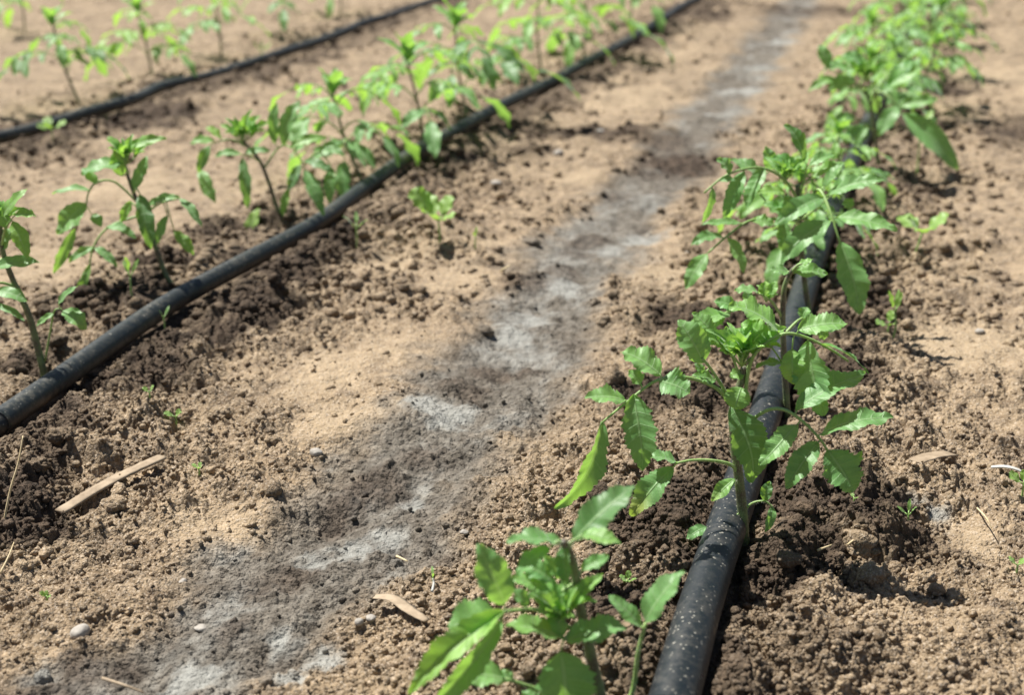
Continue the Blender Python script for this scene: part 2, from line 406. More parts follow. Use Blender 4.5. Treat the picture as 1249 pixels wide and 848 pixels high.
i = np.arange(nr - 1)[:, None]; j = np.arange(nth)[None, :]; j2 = (j + 1) % nth
Fq = np.stack([i * nth + j, i * nth + j2, (i + 1) * nth + j2, (i + 1) * nth + j], -1).reshape(-1, 4)[:, ::-1]
tone = 0.9 + 0.2 * vn(gx.ravel() * 160, gy.ravel() * 160, 71)
o = mesh_obj('ground', V, Fq, [M_soil], attrs=dict(wet_shade=wet_shade, crust=crust, furrow=furm, pale=pale, tone=tone))
o['kind'] = 'structure'
del R, T, gx, gy, V, Fq

# ------------------------------------------------------------------ loose crumbs and clods
def icos(sub):
    import bmesh
    bm = bmesh.new(); bmesh.ops.create_icosphere(bm, subdivisions=sub, radius=1)
    v = np.array([p.co[:] for p in bm.verts]); f = np.array([[q.index for q in p.verts] for p in bm.faces]); bm.free()
    return v, f
def lumpy(sub, seed, amp=.28, caul=.75):
    v, f = icos(sub); rg = np.random.RandomState(seed)
    d = np.zeros(len(v))
    for k in range(7):
        w = rg.randn(3) * (1.3 + .7 * k); d += np.sin(v @ w + rg.rand() * 6) / (1.3 + k * .8)
    K = {1: 5, 2: 22, 3: 60, 4: 150}[sub]
    cd = rg.randn(K, 3); cd /= np.linalg.norm(cd, axis=1)[:, None]; cr = (1.9 / math.sqrt(K)) * (.7 + .8 * rg.rand(K))
    ang = np.arccos(np.clip(v @ cd.T, -1, 1))
    bump = np.sqrt(np.clip(cr[None] ** 2 - ang ** 2, 0, None)).max(1)
    v = v * (.85 + amp * d[:, None] * .45 + caul * bump[:, None])
    v = v * (0.75 + .5 * rg.rand(3))
    return v, f
shapes3 = [lumpy(3, s) for s in range(8)]; shapes2 = [lumpy(2, 50 + s) for s in range(16)]; shapes1 = [lumpy(1, 90 + s) for s in range(12)]
rg = np.random.RandomState(5)
def scatter(n, rlo, rhi, smin, smax, powr, shapes, seed, flat=.35):
    rg = np.random.RandomState(seed)
    rr = 1 / (1 / rhi + rg.rand(n) * (1 / rlo - 1 / rhi)); tt = (rg.rand(n) - .5) * math.radians(54)
    x = rr * (fh[0] * np.cos(tt) + rt[0] * np.sin(tt)); y = rr * (fh[1] * np.cos(tt) + rt[1] * np.sin(tt))
    zz, (we, cr, fu, pa, ro) = height(x, y)
    keep = rg.rand(n) < (0.04 + 0.96 * ro ** 1.5) * (1 - .9 * fu)
    for k in range(3):
        keep &= np.abs(pipe_d(x, y, k)) > PR[k] + .004
    x, y, zz, we, cr, fu, pa = [a[keep] for a in (x, y, zz, we, cr, fu, pa)]
    n = len(x)
    s = smin + (smax - smin) * rg.rand(n) ** powr
    VV, FF, A = [], [], {k: [] for k in ('wet_shade', 'crust', 'furrow', 'pale', 'tone')}
    off = 0
    for q in range(n):
        v, f = shapes[rg.randint(len(shapes))]
        an = rg.rand() * 6.28; ca, sa = math.cos(an), math.sin(an)
        w = v * s[q]
        w = np.stack([w[:, 0] * ca - w[:, 1] * sa, w[:, 0] * sa + w[:, 1] * ca, w[:, 2] * .85], 1)
        VV.append(w + [x[q], y[q], zz[q] + s[q] * flat]); FF.append(f + off); off += len(v)
        for k, a in (('wet_shade', we), ('crust', cr), ('furrow', fu), ('pale', pa)): A[k].append(np.full(len(v), a[q]))
        A['tone'].append(np.full(len(v), .82 + .38 * rg.rand()))
    return np.concatenate(VV), np.concatenate(FF), {k: np.concatenate(a) for k, a in A.items()}
def merge(parts):
    off = 0; VV, FF, A = [], [], {}
    for v, f, a in parts:
        VV.append(v); FF.append(f + off); off += len(v)
        for k in a: A.setdefault(k, []).append(a[k])
    return np.concatenate(VV), np.concatenate(FF), {k: np.concatenate(a) for k, a in A.items()}
v, f, A = merge([scatter(52000, .5, 1.5, .0006, .0022, 2.0, shapes1, 1, .3), scatter(12000, .5, 1.7, .0013, .0034, 3.5, shapes2, 2, .1), scatter(350, .5, 2.2, .0032, .0065, 3.0, shapes3, 6, -.1),
                 scatter(30000, 1.3, 5.8, .0012, .0060, 3.0, shapes1, 3, .1), scatter(260, .8, 5, .006, .011, 2.5, shapes3, 4, -.15)])
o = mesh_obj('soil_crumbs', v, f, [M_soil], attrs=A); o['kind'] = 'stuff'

# ------------------------------------------------------------------ pipes
def tube(P, rad, seg=10, cap=True):
    P = np.asarray(P, float); n = len(P)
    rad = np.broadcast_to(np.asarray(rad, float), (n,))
    Tn = np.gradient(P, axis=0); Tn /= np.linalg.norm(Tn, axis=1)[:, None] + 1e-12
    a = np.array([0, 0, 1.0]) if abs(Tn[0][2]) < .8 else np.array([1.0, 0, 0])
    u = np.cross(Tn[0], a); u /= np.linalg.norm(u)
    V = []
    for k in range(n):
        u = u - Tn[k] * np.dot(u, Tn[k]); u /= np.linalg.norm(u); w = np.cross(Tn[k], u)
        for s in range(seg):
            an = 2 * math.pi * s / seg
            V.append(P[k] + rad[k] * (u * math.cos(an) + w * math.sin(an)))
    Fc = []
    for k in range(n - 1):
        for s in range(seg):
            s2 = (s + 1) % seg
            Fc.append((k * seg + s, k * seg + s2, (k + 1) * seg + s2, (k + 1) * seg + s))
    if cap:
        Fc.append(tuple(range(seg))[::-1]); Fc.append(tuple((n - 1) * seg + s for s in range(seg)))
    return np.array(V), Fc
labels = ['thick black drip pipe speckled with dust, running past the nearest seedlings on the right',
          'slim dusty black drip pipe crossing the middle bed to the lower left edge',
          'thin dark drip pipe in the farthest bed, top left of the picture']
for k in range(3):
    P = pipe_pts[k].copy()
    P[:, 2] += 0.0015 * np.sin(P[:, 1] * 11 + k) + (0.0 if k else -0.0005)
    # gentle irregular ovality
    V, Fc = tube(P, PR[k] * (1 + .02 * np.sin(P[:, 1] * 23 + k * 2)), 28)
    o = mesh_obj('drip_pipe', V, Fc, [(M_pipe1, M_pipe2, M_pipe2)[k]])
    tag(o, labels[k], 'irrigation pipe', 'black drip pipes along the beds')

# ------------------------------------------------------------------ leaves
def unit(v):
    v = np.asarray(v, float); return v / (np.linalg.norm(v) + 1e-12)
class Buf:
    def __init__(s): s.V = []; s.F = []; s.uv = []; s.t = []; s.y = []; s.mi = []; s.n = 0
    def add(s, V, Fc, uv, t, y, mi):
        s.V.append(V); s.F += [tuple(i + s.n for i in f) for f in Fc]; s.n += len(V)
        s.uv.append(uv); s.t.append(np.broadcast_to(t, (len(V),))); s.y.append(np.broadcast_to(y, (len(V),))); s.mi += [mi] * len(Fc)
    def tube(s, P, r, seg=7, mi=1):
        V, Fc = tube(P, r, seg); s.add(V, Fc, np.zeros((len(V), 2)), .5, 0, mi)
    def build(s, name, parent, base, mats=None):
        return mesh_obj(name, np.concatenate(s.V), s.F, mats or [M_leaf, M_pet, M_stem, M_hair], parent, uv=np.concatenate(s.uv),
                        attrs=dict(tint=np.concatenate(s.t), yellow=np.concatenate(s.y)), mi=s.mi, base=base)
TOCAM_H = -fh
def leaflet(buf, base, tip, width, rg, normal=None, arch=.12, fold=.25, tint=.4, yellow=0., ytip=0., lobes=1.0, nu=22, nv=4, curl=.0, rnd=False):
    base = np.asarray(base, float); tip = np.asarray(tip, float)
    ax = tip - base; L = np.linalg.norm(ax); ax = ax / L
    if normal is None: normal = np.array([0, 0, 1.0]) * .6 + unit(CAM - base) * .6 + rg.randn(3) * .15
    nn = normal - ax * np.dot(normal, ax); nn = unit(nn); sd = np.cross(nn, ax)
    us = np.linspace(0, 1, nu + 1); vs = np.linspace(-1, 1, 2 * nv + 1)
    U, Vv = np.meshgrid(us, vs, indexing='ij')
    if rnd: prof = np.sqrt(np.clip(1 - (2 * U - 1) ** 2, 0, 1)) * 1.0
    else:
        prof = (np.clip(U, 0, 1) ** .62) * (np.clip(1 - U, 0, 1) ** 1.02) / .338
    # coarse tomato lobes, different on the two sides, and small teeth
    nl = 3.2 + rg.rand() * 1.2; pL, pR = rg.rand(2)
    ph = np.where(Vv < 0, pL, pR)
    saw = (U * nl + ph) % 1.0
    saw2 = (U * nl * 3.3 + ph * 3) % 1.0
    edge = 1 + (lobes * .20 * (saw ** 1.5 - .45) + (.15 + .10 * lobes) * (saw2 - .5)) * sstep(.03, .2, U) * sstep(1.0, .85, U)
    hw = prof * np.where(np.abs(Vv) > .45, 1 + (edge - 1) * (np.abs(Vv) - .45) / .55, 1.0) * width / 2
    hw = np.maximum(hw, width * .012)
    s = U + .10 * np.abs(Vv) ** 1.2 * np.sin(math.pi * U) ** .6 * (1 - .3 * rnd)
    s = np.minimum(s, 1.0 + .0 * s)
    lat = Vv * hw
    zz = arch * L * 4 * s * (1 - s) * .6 + fold * np.abs(lat)
    zz = zz - curl * L * (s ** 3)
    # puckered tissue between the side veins, wavy margin
    zz += .021 * L * (np.abs(np.sin(math.pi * (U * 6.5 + .0))) ** .6 - .6) * np.minimum(np.abs(Vv) * 2.5, 1) * (1 - .6 * np.abs(Vv)) * sstep(0, .12, U) * sstep(1, .85, U)
    w1, w2 = rg.rand(2) * 6.28; k1 = 6 + 5 * rg.rand()
    zz += .045 * width * Vv ** 2 * np.sin(U * k1 * 1.6 + np.where(Vv < 0, w1, w2)) * 2
    # slow sideways bend of the blade
    bend = (rg.rand() - .5) * .22 * L
    lat2 = lat + bend * s * s * (1 - s) * 2
    tw = (rg.rand() - .5) * .7
    c_, s_ = np.cos(tw * s), np.sin(tw * s)
    la, zb = lat2 * c_ - zz * s_ * 0 , zz + lat2 * s_
    P = base[None, None] + ax * (s * L)[..., None] + sd * la[..., None] + nn * zb[..., None]
    nc = 2 * nv + 1
    Fc = []
    for a in range(nu):
        for b in range(nc - 1):
            Fc.append((a * nc + b, a * nc + b + 1, (a + 1) * nc + b + 1, (a + 1) * nc + b))
    uv = np.stack([U.ravel(), Vv.ravel()], 1)
    ye = yellow + ytip * sstep(.45, .9, U.ravel())
    buf.add(P.reshape(-1, 3), Fc, uv, tint, np.clip(ye, 0, 1), 0)
def smooth_path(P, n=6):
    P = [np.asarray(p, float) for p in P]
    if len(P) < 3: return np.array([P[0] + (P[-1] - P[0]) * t for t in np.linspace(0, 1, n)])
    Q = [2 * P[0] - P[1]] + P + [2 * P[-1] - P[-2]]; out = []
    for i in range(1, len(Q) - 2):
        for k in range(n):
            t = k / n
            out.append(0.5 * ((2 * Q[i]) + (Q[i + 1] - Q[i - 1]) * t + (2 * Q[i - 1] - 5 * Q[i] + 4 * Q[i + 1] - Q[i + 2]) * t * t + (3 * Q[i] - Q[i - 1] - 3 * Q[i + 1] + Q[i + 2]) * t ** 3))
    out.append(Q[-2]); return np.array(out)
def hairs(buf, P, r0, n, rg, length=.0016):
    Vh, Fh = [], []
    for k in range(n):
        q = rg.randint(len(P) - 1); t = rg.rand(); p = P[q] * (1 - t) + P[q + 1] * t
        ax = unit(P[q + 1] - P[q]); d = rg.randn(3); d = unit(d - ax * np.dot(d, ax))
        rr = r0[min(q, len(r0) - 1)] * .9
        L = length * (.5 + rg.rand()); e = unit(d + rg.randn(3) * .25); w = np.cross(e, unit(rg.randn(3))) * .00005
        b = len(Vh); a0 = p + d * rr
        Vh += [a0 - w, a0 + w, a0 + e * L]; Fh.append((b, b + 1, b + 2))
    buf.add(np.array(Vh), Fh, np.zeros((len(Vh), 2)), .5, 0, 3)

# ---- plants laid out leaf by leaf.  dd = metres behind (+) or in front (-) of the stem
def manual_plant(label, basepx, stem, leaves, crown, seed, r_base=.0028, split=True, tint=.35, base_off=0.0, nu=22, hair=0, group='tomato seedlings in the right-hand row', wscale=1.0):
    rg = np.random.RandomState(seed)
    g = ground(*basepx); D = Dof(g) + base_off
    g = onD(*basepx, D); g[2] = hz(g) - .002
    root = empty('tomato_seedling', g, label, 'tomato plant', group)
    pxm = F / (np.linalg.norm(g - CAM))         # pixels per metre there
    sp = [g] + [onD(a, b, D + c) for a, b, c in stem]
    SP = smooth_path(sp, 7)
    sr = np.linspace(r_base, r_base * .55, len(SP))
    sr[:3] *= [1.25, 1.12, 1.04]
    B = Buf(); B.tube(SP, sr, 12, 2)
    if hair: hairs(B, SP, sr, hair, rg)
    B.build('stem', root, g)
    for lf in leaves:
        path, lfs = lf[0], lf[1]; opt = lf[2] if len(lf) > 2 else {}
        RP = smooth_path([onD(a, b, D + c) for a, b, c in path], 6)
        r0 = opt.get('r', .0013)
        B = Buf(); rr = np.linspace(r0, r0 * .55, len(RP)); B.tube(RP, rr, 8, 1)
        if hair: hairs(B, RP, rr, hair // 3, rg, .0010)
        sub = []
        for q in lfs:
            bx, by, tx, ty, w = q[:5]; o_ = q[5] if len(q) > 5 else {}
            # nearest rachis point, seen from the camera
            pr = [(np.dot(p - CAM, rt) / np.dot(p - CAM, fw) * F + W0 / 2, -np.dot(p - CAM, up) / np.dot(p - CAM, fw) * F + H0 / 2) for p in RP]
            k = int(np.argmin([(a - bx) ** 2 + (b - by) ** 2 for a, b in pr]))
            db = Dof(RP[k]) - D
            bp = onD(bx, by, D + db)
            Lm = math.hypot(tx - bx, ty - by) / pxm
            hang = (ty - by) / (math.hypot(tx - bx, ty - by) + 1e-6)
            dt = o_.get('d', (-.35 if hang > .2 else .25 if hang < -.3 else -.1) * Lm + (rg.rand() - .5) * .3 * Lm)
            tp = onD(tx, ty, D + db + dt)
            b2 = Buf()
            if np.linalg.norm(bp - RP[k]) > .0012: b2.tube([RP[k], (RP[k] + bp) / 2, bp + unit(tp - bp) * .001], rr[k] * .6, 6, 1)
            nrm = np.array([0, 0, 1.0]) * (o_.get('u', .45) + .22) + unit(CAM - bp) * o_.get('c', .75) * .8 + rt * o_.get('s', 0) + rg.randn(3) * .12
            leaflet(b2, bp, tp, w / pxm * 1.17 * wscale, rg, nrm, arch=o_.get('a', .12 + .1 * rg.rand()), fold=o_.get('f', .18 + .2 * rg.rand()),
                    tint=np.clip(o_.get('t', tint) + (rg.rand() - .5) * .5, 0, 1), yellow=o_.get('y', 0), ytip=o_.get('yt', 0), lobes=o_.get('l', 1.0), nu=nu, curl=o_.get('k', 0), rnd=o_.get('round', False))
            sub.append(b2)
        if split:
            l = B.build('leaf', root, g)
            for b2 in sub: b2.build('leaflet', l, g)
        else:
            for b2 in sub:
                for V, uv, t, y in zip(b2.V, b2.uv, b2.t, b2.y): B.V.append(V); B.uv.append(uv); B.t.append(t); B.y.append(y)
                B.F += [tuple(i + B.n for i in f) for f in b2.F]; B.mi += b2.mi; B.n += b2.n
            B.build('leaf', root, g)
    if crown:
        B = Buf(); cx, cy, n, size, dd = crown[:5]
        cp = onD(cx, cy, D + dd); sz = size / pxm
        for k in range(n):
            az = k * 2.4 + rg.rand(); el = .55 + .95 * (k / n) + rg.rand() * .3
            d = np.array([math.cos(az) * math.cos(el), math.sin(az) * math.cos(el), math.sin(el)])
            Lk = sz * (1.1 - .40 * k / n) * (.8 + .4 * rg.rand())
            m_ = cp + d * Lk * .35
            B.tube([cp, m_], .0006, 6, 1)
            leaflet(B, m_ - d * Lk * .1, cp + d * Lk, Lk * .24, rg, np.array([0, 0, 1.]) * .6 - d * .2 + unit(CAM - cp) * .5, arch=.25, fold=.9, tint=.55 + .35 * rg.rand(), nu=24, nv=3, curl=.15, lobes=1.5)
            for sgn in (-1, 1):
                sdv = unit(np.cross(d, [0, 0, 1.])) * sgn
                leaflet(B, cp + d * Lk * .35, cp + d * Lk * .62 + sdv * Lk * .32, Lk * .2, rg, np.array([0, 0, 1.]) + unit(CAM - cp) * .3, arch=.15, fold=.5, tint=.55 + .35 * rg.rand(), nu=16, nv=3, lobes=1.4)
        B.build('young_shoot', root, g)
    return root

# ---- plants grown from a recipe (the blurred ones)
def grown_plant(label, basepx, topdx, hpx, seed, nleaf=7, spread=1.0, tint=.4, group='', dense=6, toff=0, dbase=0.0):
    rg = np.random.RandomState(seed)
    g = ground(*basepx); D = Dof(g); g[2] = hz(g) - .002
    pxm = F / np.linalg.norm(g - CAM)
    H = hpx / pxm
    root = empty('tomato_seedling', g, label, 'tomato plant', group)
    top = g + rt * topdx / pxm + fh * (rg.rand() - .5) * .03 + np.array([0, 0, H * .82])
    mid = (g + top) / 2 + rt * (rg.rand() - .5) * .016 + fh * (rg.rand() - .5) * .012
    SP = smooth_path([g, mid, top], 8)
    B = Buf(); B.tube(SP, np.linspace(.0026, .0013, len(SP)), 10, 2); B.build('stem', root, g)
    az0 = rg.rand() * 6.28
    for k in range(nleaf):
        t = .38 + .6 * k / max(1, nleaf - 1); p0 = SP[min(len(SP) - 1, int(t * (len(SP) - 1)))]
        az = az0 + k * 2.4 + (rg.rand() - .5) * .5
        Lf = H * (.74 - .34 * (k / nleaf)) * (.85 + .3 * rg.rand()) * spread
        hd = np.array([math.cos(az), math.sin(az), 0.])
        el0 = .75 + .3 * rg.rand(); dr_ = .75 + .55 * rg.rand()
        pts = [p0]; el = el0; nseg = 9
        for q in range(nseg):
            pts.append(pts[-1] + (hd * math.cos(el) + np.array([0, 0, math.sin(el)])) * Lf / nseg); el -= (dr_ + el0 * .5) / nseg * 1.2
        RP = np.array(pts)
        B = Buf(); B.tube(RP, np.linspace(.0012, .0006, len(RP)), 6, 1)
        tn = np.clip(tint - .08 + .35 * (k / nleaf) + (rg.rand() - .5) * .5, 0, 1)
        sdv = np.cross(hd, [0, 0, 1.]);
        for (tt, scl) in ((.42, .55), (.66, .85), (.70, .3), (.86, .6)):
            for sg in (-1, 1):
                if rg.rand() < .12: continue
                bp = RP[int(tt * nseg)]
                ll = Lf * .60 * scl * (.8 + .4 * rg.rand())
                dirv = unit(sdv * sg * .9 + hd * .55 + np.array([0, 0, -.35 - .5 * rg.rand()]))
                leaflet(B, bp + dirv * ll * .05, bp + dirv * ll, ll * .37, rg, np.array([0, 0, 1.]) + rg.randn(3) * .25, arch=.15, fold=.25, tint=tn, nu=12, nv=3)
        e = RP[-1]; ll = Lf * .58; dirv = unit(RP[-1] - RP[-3] + np.array([0, 0, -.35 * np.linalg.norm(RP[-1] - RP[-3])]))
        leaflet(B, e, e + dirv * ll, ll * .36, rg, np.array([0, 0, 1.]) + hd * .4, arch=.15, fold=.25, tint=tn, nu=14, nv=3)
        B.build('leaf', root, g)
    B = Buf(); sz = H * .26
    for k in range(dense):
        az = k * 2.4 + rg.rand(); el = .5 + .9 * k / dense
        d = np.array([math.cos(az) * math.cos(el), math.sin(az) * math.cos(el), math.sin(el)])
        leaflet(B, SP[-1], SP[-1] + d * sz * (.7 + .5 * rg.rand()), sz * .4, rg, np.array([0, 0, 1.]) * .8 - d * .2, arch=.15, fold=.4, tint=.45 + .25 * rg.rand(), nu=10, nv=3)
    B.build('young_shoot', root, g)
    return root

# hero plant --------------------------------------------------------
def c8(x, y): return (660 + x / 2.827, 380 + y / 2.827)
def L8(*a):     # leaflet given in the zoomed study's units
    b = c8(a[0], a[1]); t = c8(a[2], a[3]); return (b[0], b[1], t[0], t[1], a[4] / 2.827, a[5] if len(a) > 5 else {})
def P8(*a): return [(*c8(x, y), d) for x, y, d in a]
manual_plant('sharply focused tomato seedling with one purplish green stem standing against the thick pipe', (908, 664),
    P8((695, 700, 0), (680, 560, 0), (665, 440, 0.002), (662, 330, .004), (690, 240, .006), (700, 190, .006)),
    [
     (P8((655, 320, .004), (600, 262, -.005), (500, 228, -.012), (400, 238, -.02), (300, 310, -.026), (205, 388, -.03)), [
        L8(408, 240, 512, 285, 100, dict(l=1.2, t=.45)), L8(412, 218, 275, 140, 84, dict(u=.4, c=.9, l=.8)), L8(345, 250, 300, 205, 46), L8(290, 308, 150, 298, 62, dict(u=.5, c=.7)),
        L8(318, 285, 350, 550, 88, dict(f=.3, l=1)), L8(212, 380, 65, 690, 78, dict(c=.5, s=.75, f=.55, k=.1, t=.45))]),
     (P8((660, 335, .004), (640, 285, 0), (590, 205, -.004), (555, 160, -.006)), [
        L8(558, 178, 475, 28, 86, dict(l=.5, t=.45, yt=.0)), L8(600, 240, 520, 222, 42), L8(560, 215, 530, 180, 26, dict(t=.1))]),
     (P8((705, 290, .005), (712, 220, .004), (735, 150, .0), (790, 98, .0), (850, 76, 0), (920, 92, .002), (1000, 132, .006), (1060, 172, .008)), [
        L8(885, 62, 1056, 42, 74, dict(u=.5, c=.6)), L8(920, 100, 975, 360, 105, dict(f=.4, c=.6, s=-.4, t=.5, l=1)), L8(960, 112, 1128, 216, 34, dict(u=.5, c=.2, s=.5, l=1.4)),
        L8(865, 130, 872, 252, 66, dict(l=.5, yt=.35, t=.7)), L8(840, 182, 740, 192, 36, dict(u=.9, c=.3, t=.2)), L8(820, 72, 645, -20, 90, dict(u=.8, c=.45, t=.65)), L8(780, 100, 690, 40, 60, dict(t=.7))]),
     (P8((700, 420, .0), (735, 370, -.006), (790, 338, -.014), (845, 342, -.02), (905, 382, -.024), (960, 438, -.028), (988, 480, -.03)), [
        L8(878, 345, 1120, 214, 80, dict(u=.7, c=.45, l=.3, f=.3)), L8(965, 424, 1216, 366, 72, dict(u=.75, c=.4, l=.5, a=.2)), L8(885, 390, 750, 532, 62, dict(l=.5)),
        L8(955, 452, 845, 612, 66, dict(l=.3, f=.4)), L8(988, 478, 1078, 624, 108, dict(l=1.1, a=.05)), L8(1082, 540, 1108, 480, 20, dict(t=.8))]),
     (P8((668, 420, .0), (662, 370, -.006), (660, 335, -.010)), [
        L8(658, 330, 728, 592, 110, dict(l=.25, f=.3, a=.2, t=.05, c=.8, u=.2)), L8(690, 262, 670, 335, 72, dict(round=True, l=.2, t=.6, c=.9, u=.3))]),
     (P8((678, 560, 0), (655, 530, -.004), (590, 515, -.01), (520, 514, -.015), (466, 524, -.018)), [
        L8(468, 522, 364, 508, 52, dict(u=.6, c=.5, t=.2)), L8(456, 540, 308, 705, 74, dict(f=.3, t=.1, yt=.75, l=.5))]),
     (P8((686, 600, 0), (665, 582, -.006)), [L8(668, 578, 588, 655, 42, dict(l=0, t=.6, yt=.25))], dict(r=.0007)),
     (P8((692, 690, 0), (640, 725, -.006), (570, 748, -.014)), [L8(572, 745, 502, 786, 38, dict(l=0, t=.6))], dict(r=.0005)),
     (P8((700, 690, 0), (728, 662, 0), (770, 655, -.002), (800, 676, -.004)), [L8(798, 672, 772, 762, 30, dict(l=0, t=.4, s=.5)), L8(770, 655, 790, 586, 34, dict(l=0, t=.1))], dict(r=.0008)),
     (P8((690, 240, .006), (655, 150, .004), (600, 90, .002)), [L8(602, 92, 520, 5, 46, dict(t=.6)), L8(628, 120, 560, 90, 34, dict(t=.8)), L8(640, 150, 640, 50, 44, dict(t=.8))], dict(r=.0009)),
     (P8((698, 240, .006), (725, 165, .004), (760, 120, .0)), [L8(760, 122, 838, 68, 44, dict(t=.8)), L8(738, 150, 715, 70, 40, dict(t=.85)), L8(700, 215, 650, 225, 40, dict(t=.8))], dict(r=.0009)),
    ], (*c8(692, 190), 15, 58, .002), 11, r_base=.0036, hair=900, nu=46, tint=.38)

# nearest plant, cut by the bottom edge ------------------------------
def cA(x, y): return (480 + x / 2.945, 560 + y / 2.945)
def LA(*a):
    b = cA(a[0], a[1]); t = cA(a[2], a[3]); return (b[0], b[1], t[0], t[1], a[4] / 2.945, a[5] if len(a) > 5 else {})
def PA(*a): return [(*cA(x, y), d) for x, y, d in a]
manual_plant('nearest tomato seedling, soft-focus with a pale hairy stem, cut by the bottom edge', (744, 893),
    PA((742, 848, 0), (705, 690, 0), (672, 540, 0), (650, 400, 0), (628, 330, -.002), (608, 298, -.006)),
    [
     (PA((625, 325, -.002), (640, 300, -.006), (655, 290, -.008)), [LA(645, 300, 866, 95, 100, dict(u=.5, c=.8, l=.7, t=.2)), LA(678, 272, 816, 306, 58, dict(t=.7, u=.8, c=.4))]),
     (PA((620, 315, -.002), (600, 300, -.006), (585, 300, -.01)), [LA(600, 300, 405, 298, 78, dict(u=.7, c=.5, t=.15)), LA(615, 305, 628, 455, 50, dict(t=.05, s=-.5)), LA(560, 320, 440, 420, 60, dict(t=.3))]),
     (PA((690, 640, 0), (620, 600, -.006), (520, 545, -.014), (440, 545, -.02), (395, 550, -.026)), [
        LA(398, 525, 308, 305, 100, dict(l=.4, t=.25)), LA(375, 570, 195, 605, 112, dict(l=.7, t=.3)), LA(400, 545, 55, 850, 78, dict(f=.7, t=.85, c=.4, s=.6, d=-.03)),
        LA(390, 580, 130, 900, 66, dict(f=.6, t=.8, s=.7, c=.4, d=-.02)), LA(480, 530, 430, 470, 44, dict(t=.3))]),
     (PA((680, 580, 0), (640, 620, -.008), (612, 650, -.014)), [
        LA(610, 652, 402, 600, 78, dict(u=.6, c=.55, t=.6)), LA(622, 655, 838, 605, 92, dict(u=.6, c=.6, t=.45)), LA(600, 690, 625, 930, 170, dict(c=.9, u=.2, f=.35, t=.45)), LA(606, 640, 560, 520, 50, dict(t=.8))]),
     (PA((730, 880, 0), (600, 850, -.012), (520, 828, -.016), (400, 790, -.022)), [LA(402, 792, 208, 790, 88, dict(u=.6, c=.6, t=.5)), LA(520, 828, 470, 905, 60), LA(430, 800, 380, 760, 34)]),
     (PA((655, 420, 0), (672, 405, -.002)), [LA(674, 402, 772, 348, 44, dict(t=.3))], dict(r=.0008)),
     (PA((780, 960, 0), (855, 848, .004), (878, 700, .004), (905, 592, .004)), [LA(905, 590, 1046, 403, 98, dict(l=.4, t=.35, u=.5, c=.7)), LA(892, 606, 774, 490, 54, dict(l=.3, t=.15))], dict(r=.0016)),
     (PA((645, 450, 0), (600, 480, -.004), (560, 500, -.006)), [LA(560, 470, 420, 430, 60, dict(t=.5)), LA(570, 440, 450, 370, 66, dict(t=.15)), LA(590, 500, 520, 560, 40, dict(t=.8)), LA(600, 430, 540, 350, 46, dict(t=.4))], dict(r=.001)),
    ], (*cA(595, 600), 12, 62, -.008), 21, r_base=.0033, hair=1100, nu=36, tint=.35)

# plants behind the hero ---------------------------------------------
def c6(x, y): return (790 + x / 2.974, 200 + y / 2.974)
def L6(*a):
    b = c6(a[0], a[1]); t = c6(a[2], a[3]); return (b[0], b[1], t[0], t[1], a[4] / 2.974, a[5] if len(a) > 5 else {})
def P6(*a): return [(*c6(x, y), d) for x, y, d in a]
manual_plant('small tomato seedling half hidden behind the sharply focused one, its bent tip showing above', (962, 512),
    P6((500, 800, 0), (492, 650, .0), (490, 555, 0), (496, 450, 0), (520, 392, 0), (545, 368, 0)),
    [(P6((522, 392, 0), (545, 368, -.004), (560, 362, -.006)), [L6(528, 396, 652, 402, 52, dict(u=.6, c=.5, l=.3)), L6(512, 392, 444, 384, 40), L6(540, 380, 600, 345, 30, dict(t=.7))]),
     (P6((490, 560, 0), (450, 500, -.004), (405, 470, -.008)), [L6(402, 466, 314, 462, 44, dict(t=.8)), L6(420, 480, 430, 425, 34, dict(t=.9)), L6(440, 490, 468, 425, 34, dict(t=.9))]),
     (P6((492, 600, .0), (420, 560, .01), (340, 530, .02), (280, 540, .025)), [L6(330, 530, 240, 500, 50), L6(300, 545, 150, 590, 60), L6(280, 540, 200, 610, 55), L6(370, 540, 365, 440, 34)]),
     (P6((494, 620, .0), (560, 560, .01), (620, 570, .02)), [L6(600, 570, 690, 600, 60), L6(620, 570, 640, 640, 50), L6(560, 562, 580, 520, 40)])],
    (*c6(430, 500), 8, 22, 0), 31, r_base=.0028, tint=.45, nu=28, hair=200)
def c3(x, y): return (829 + x / 2.974, y / 2.974)
def L3(*a):
    b = c3(a[0], a[1]); t = c3(a[2], a[3]); return (b[0], b[1], t[0], t[1], a[4] / 2.974, a[5] if len(a) > 5 else {})
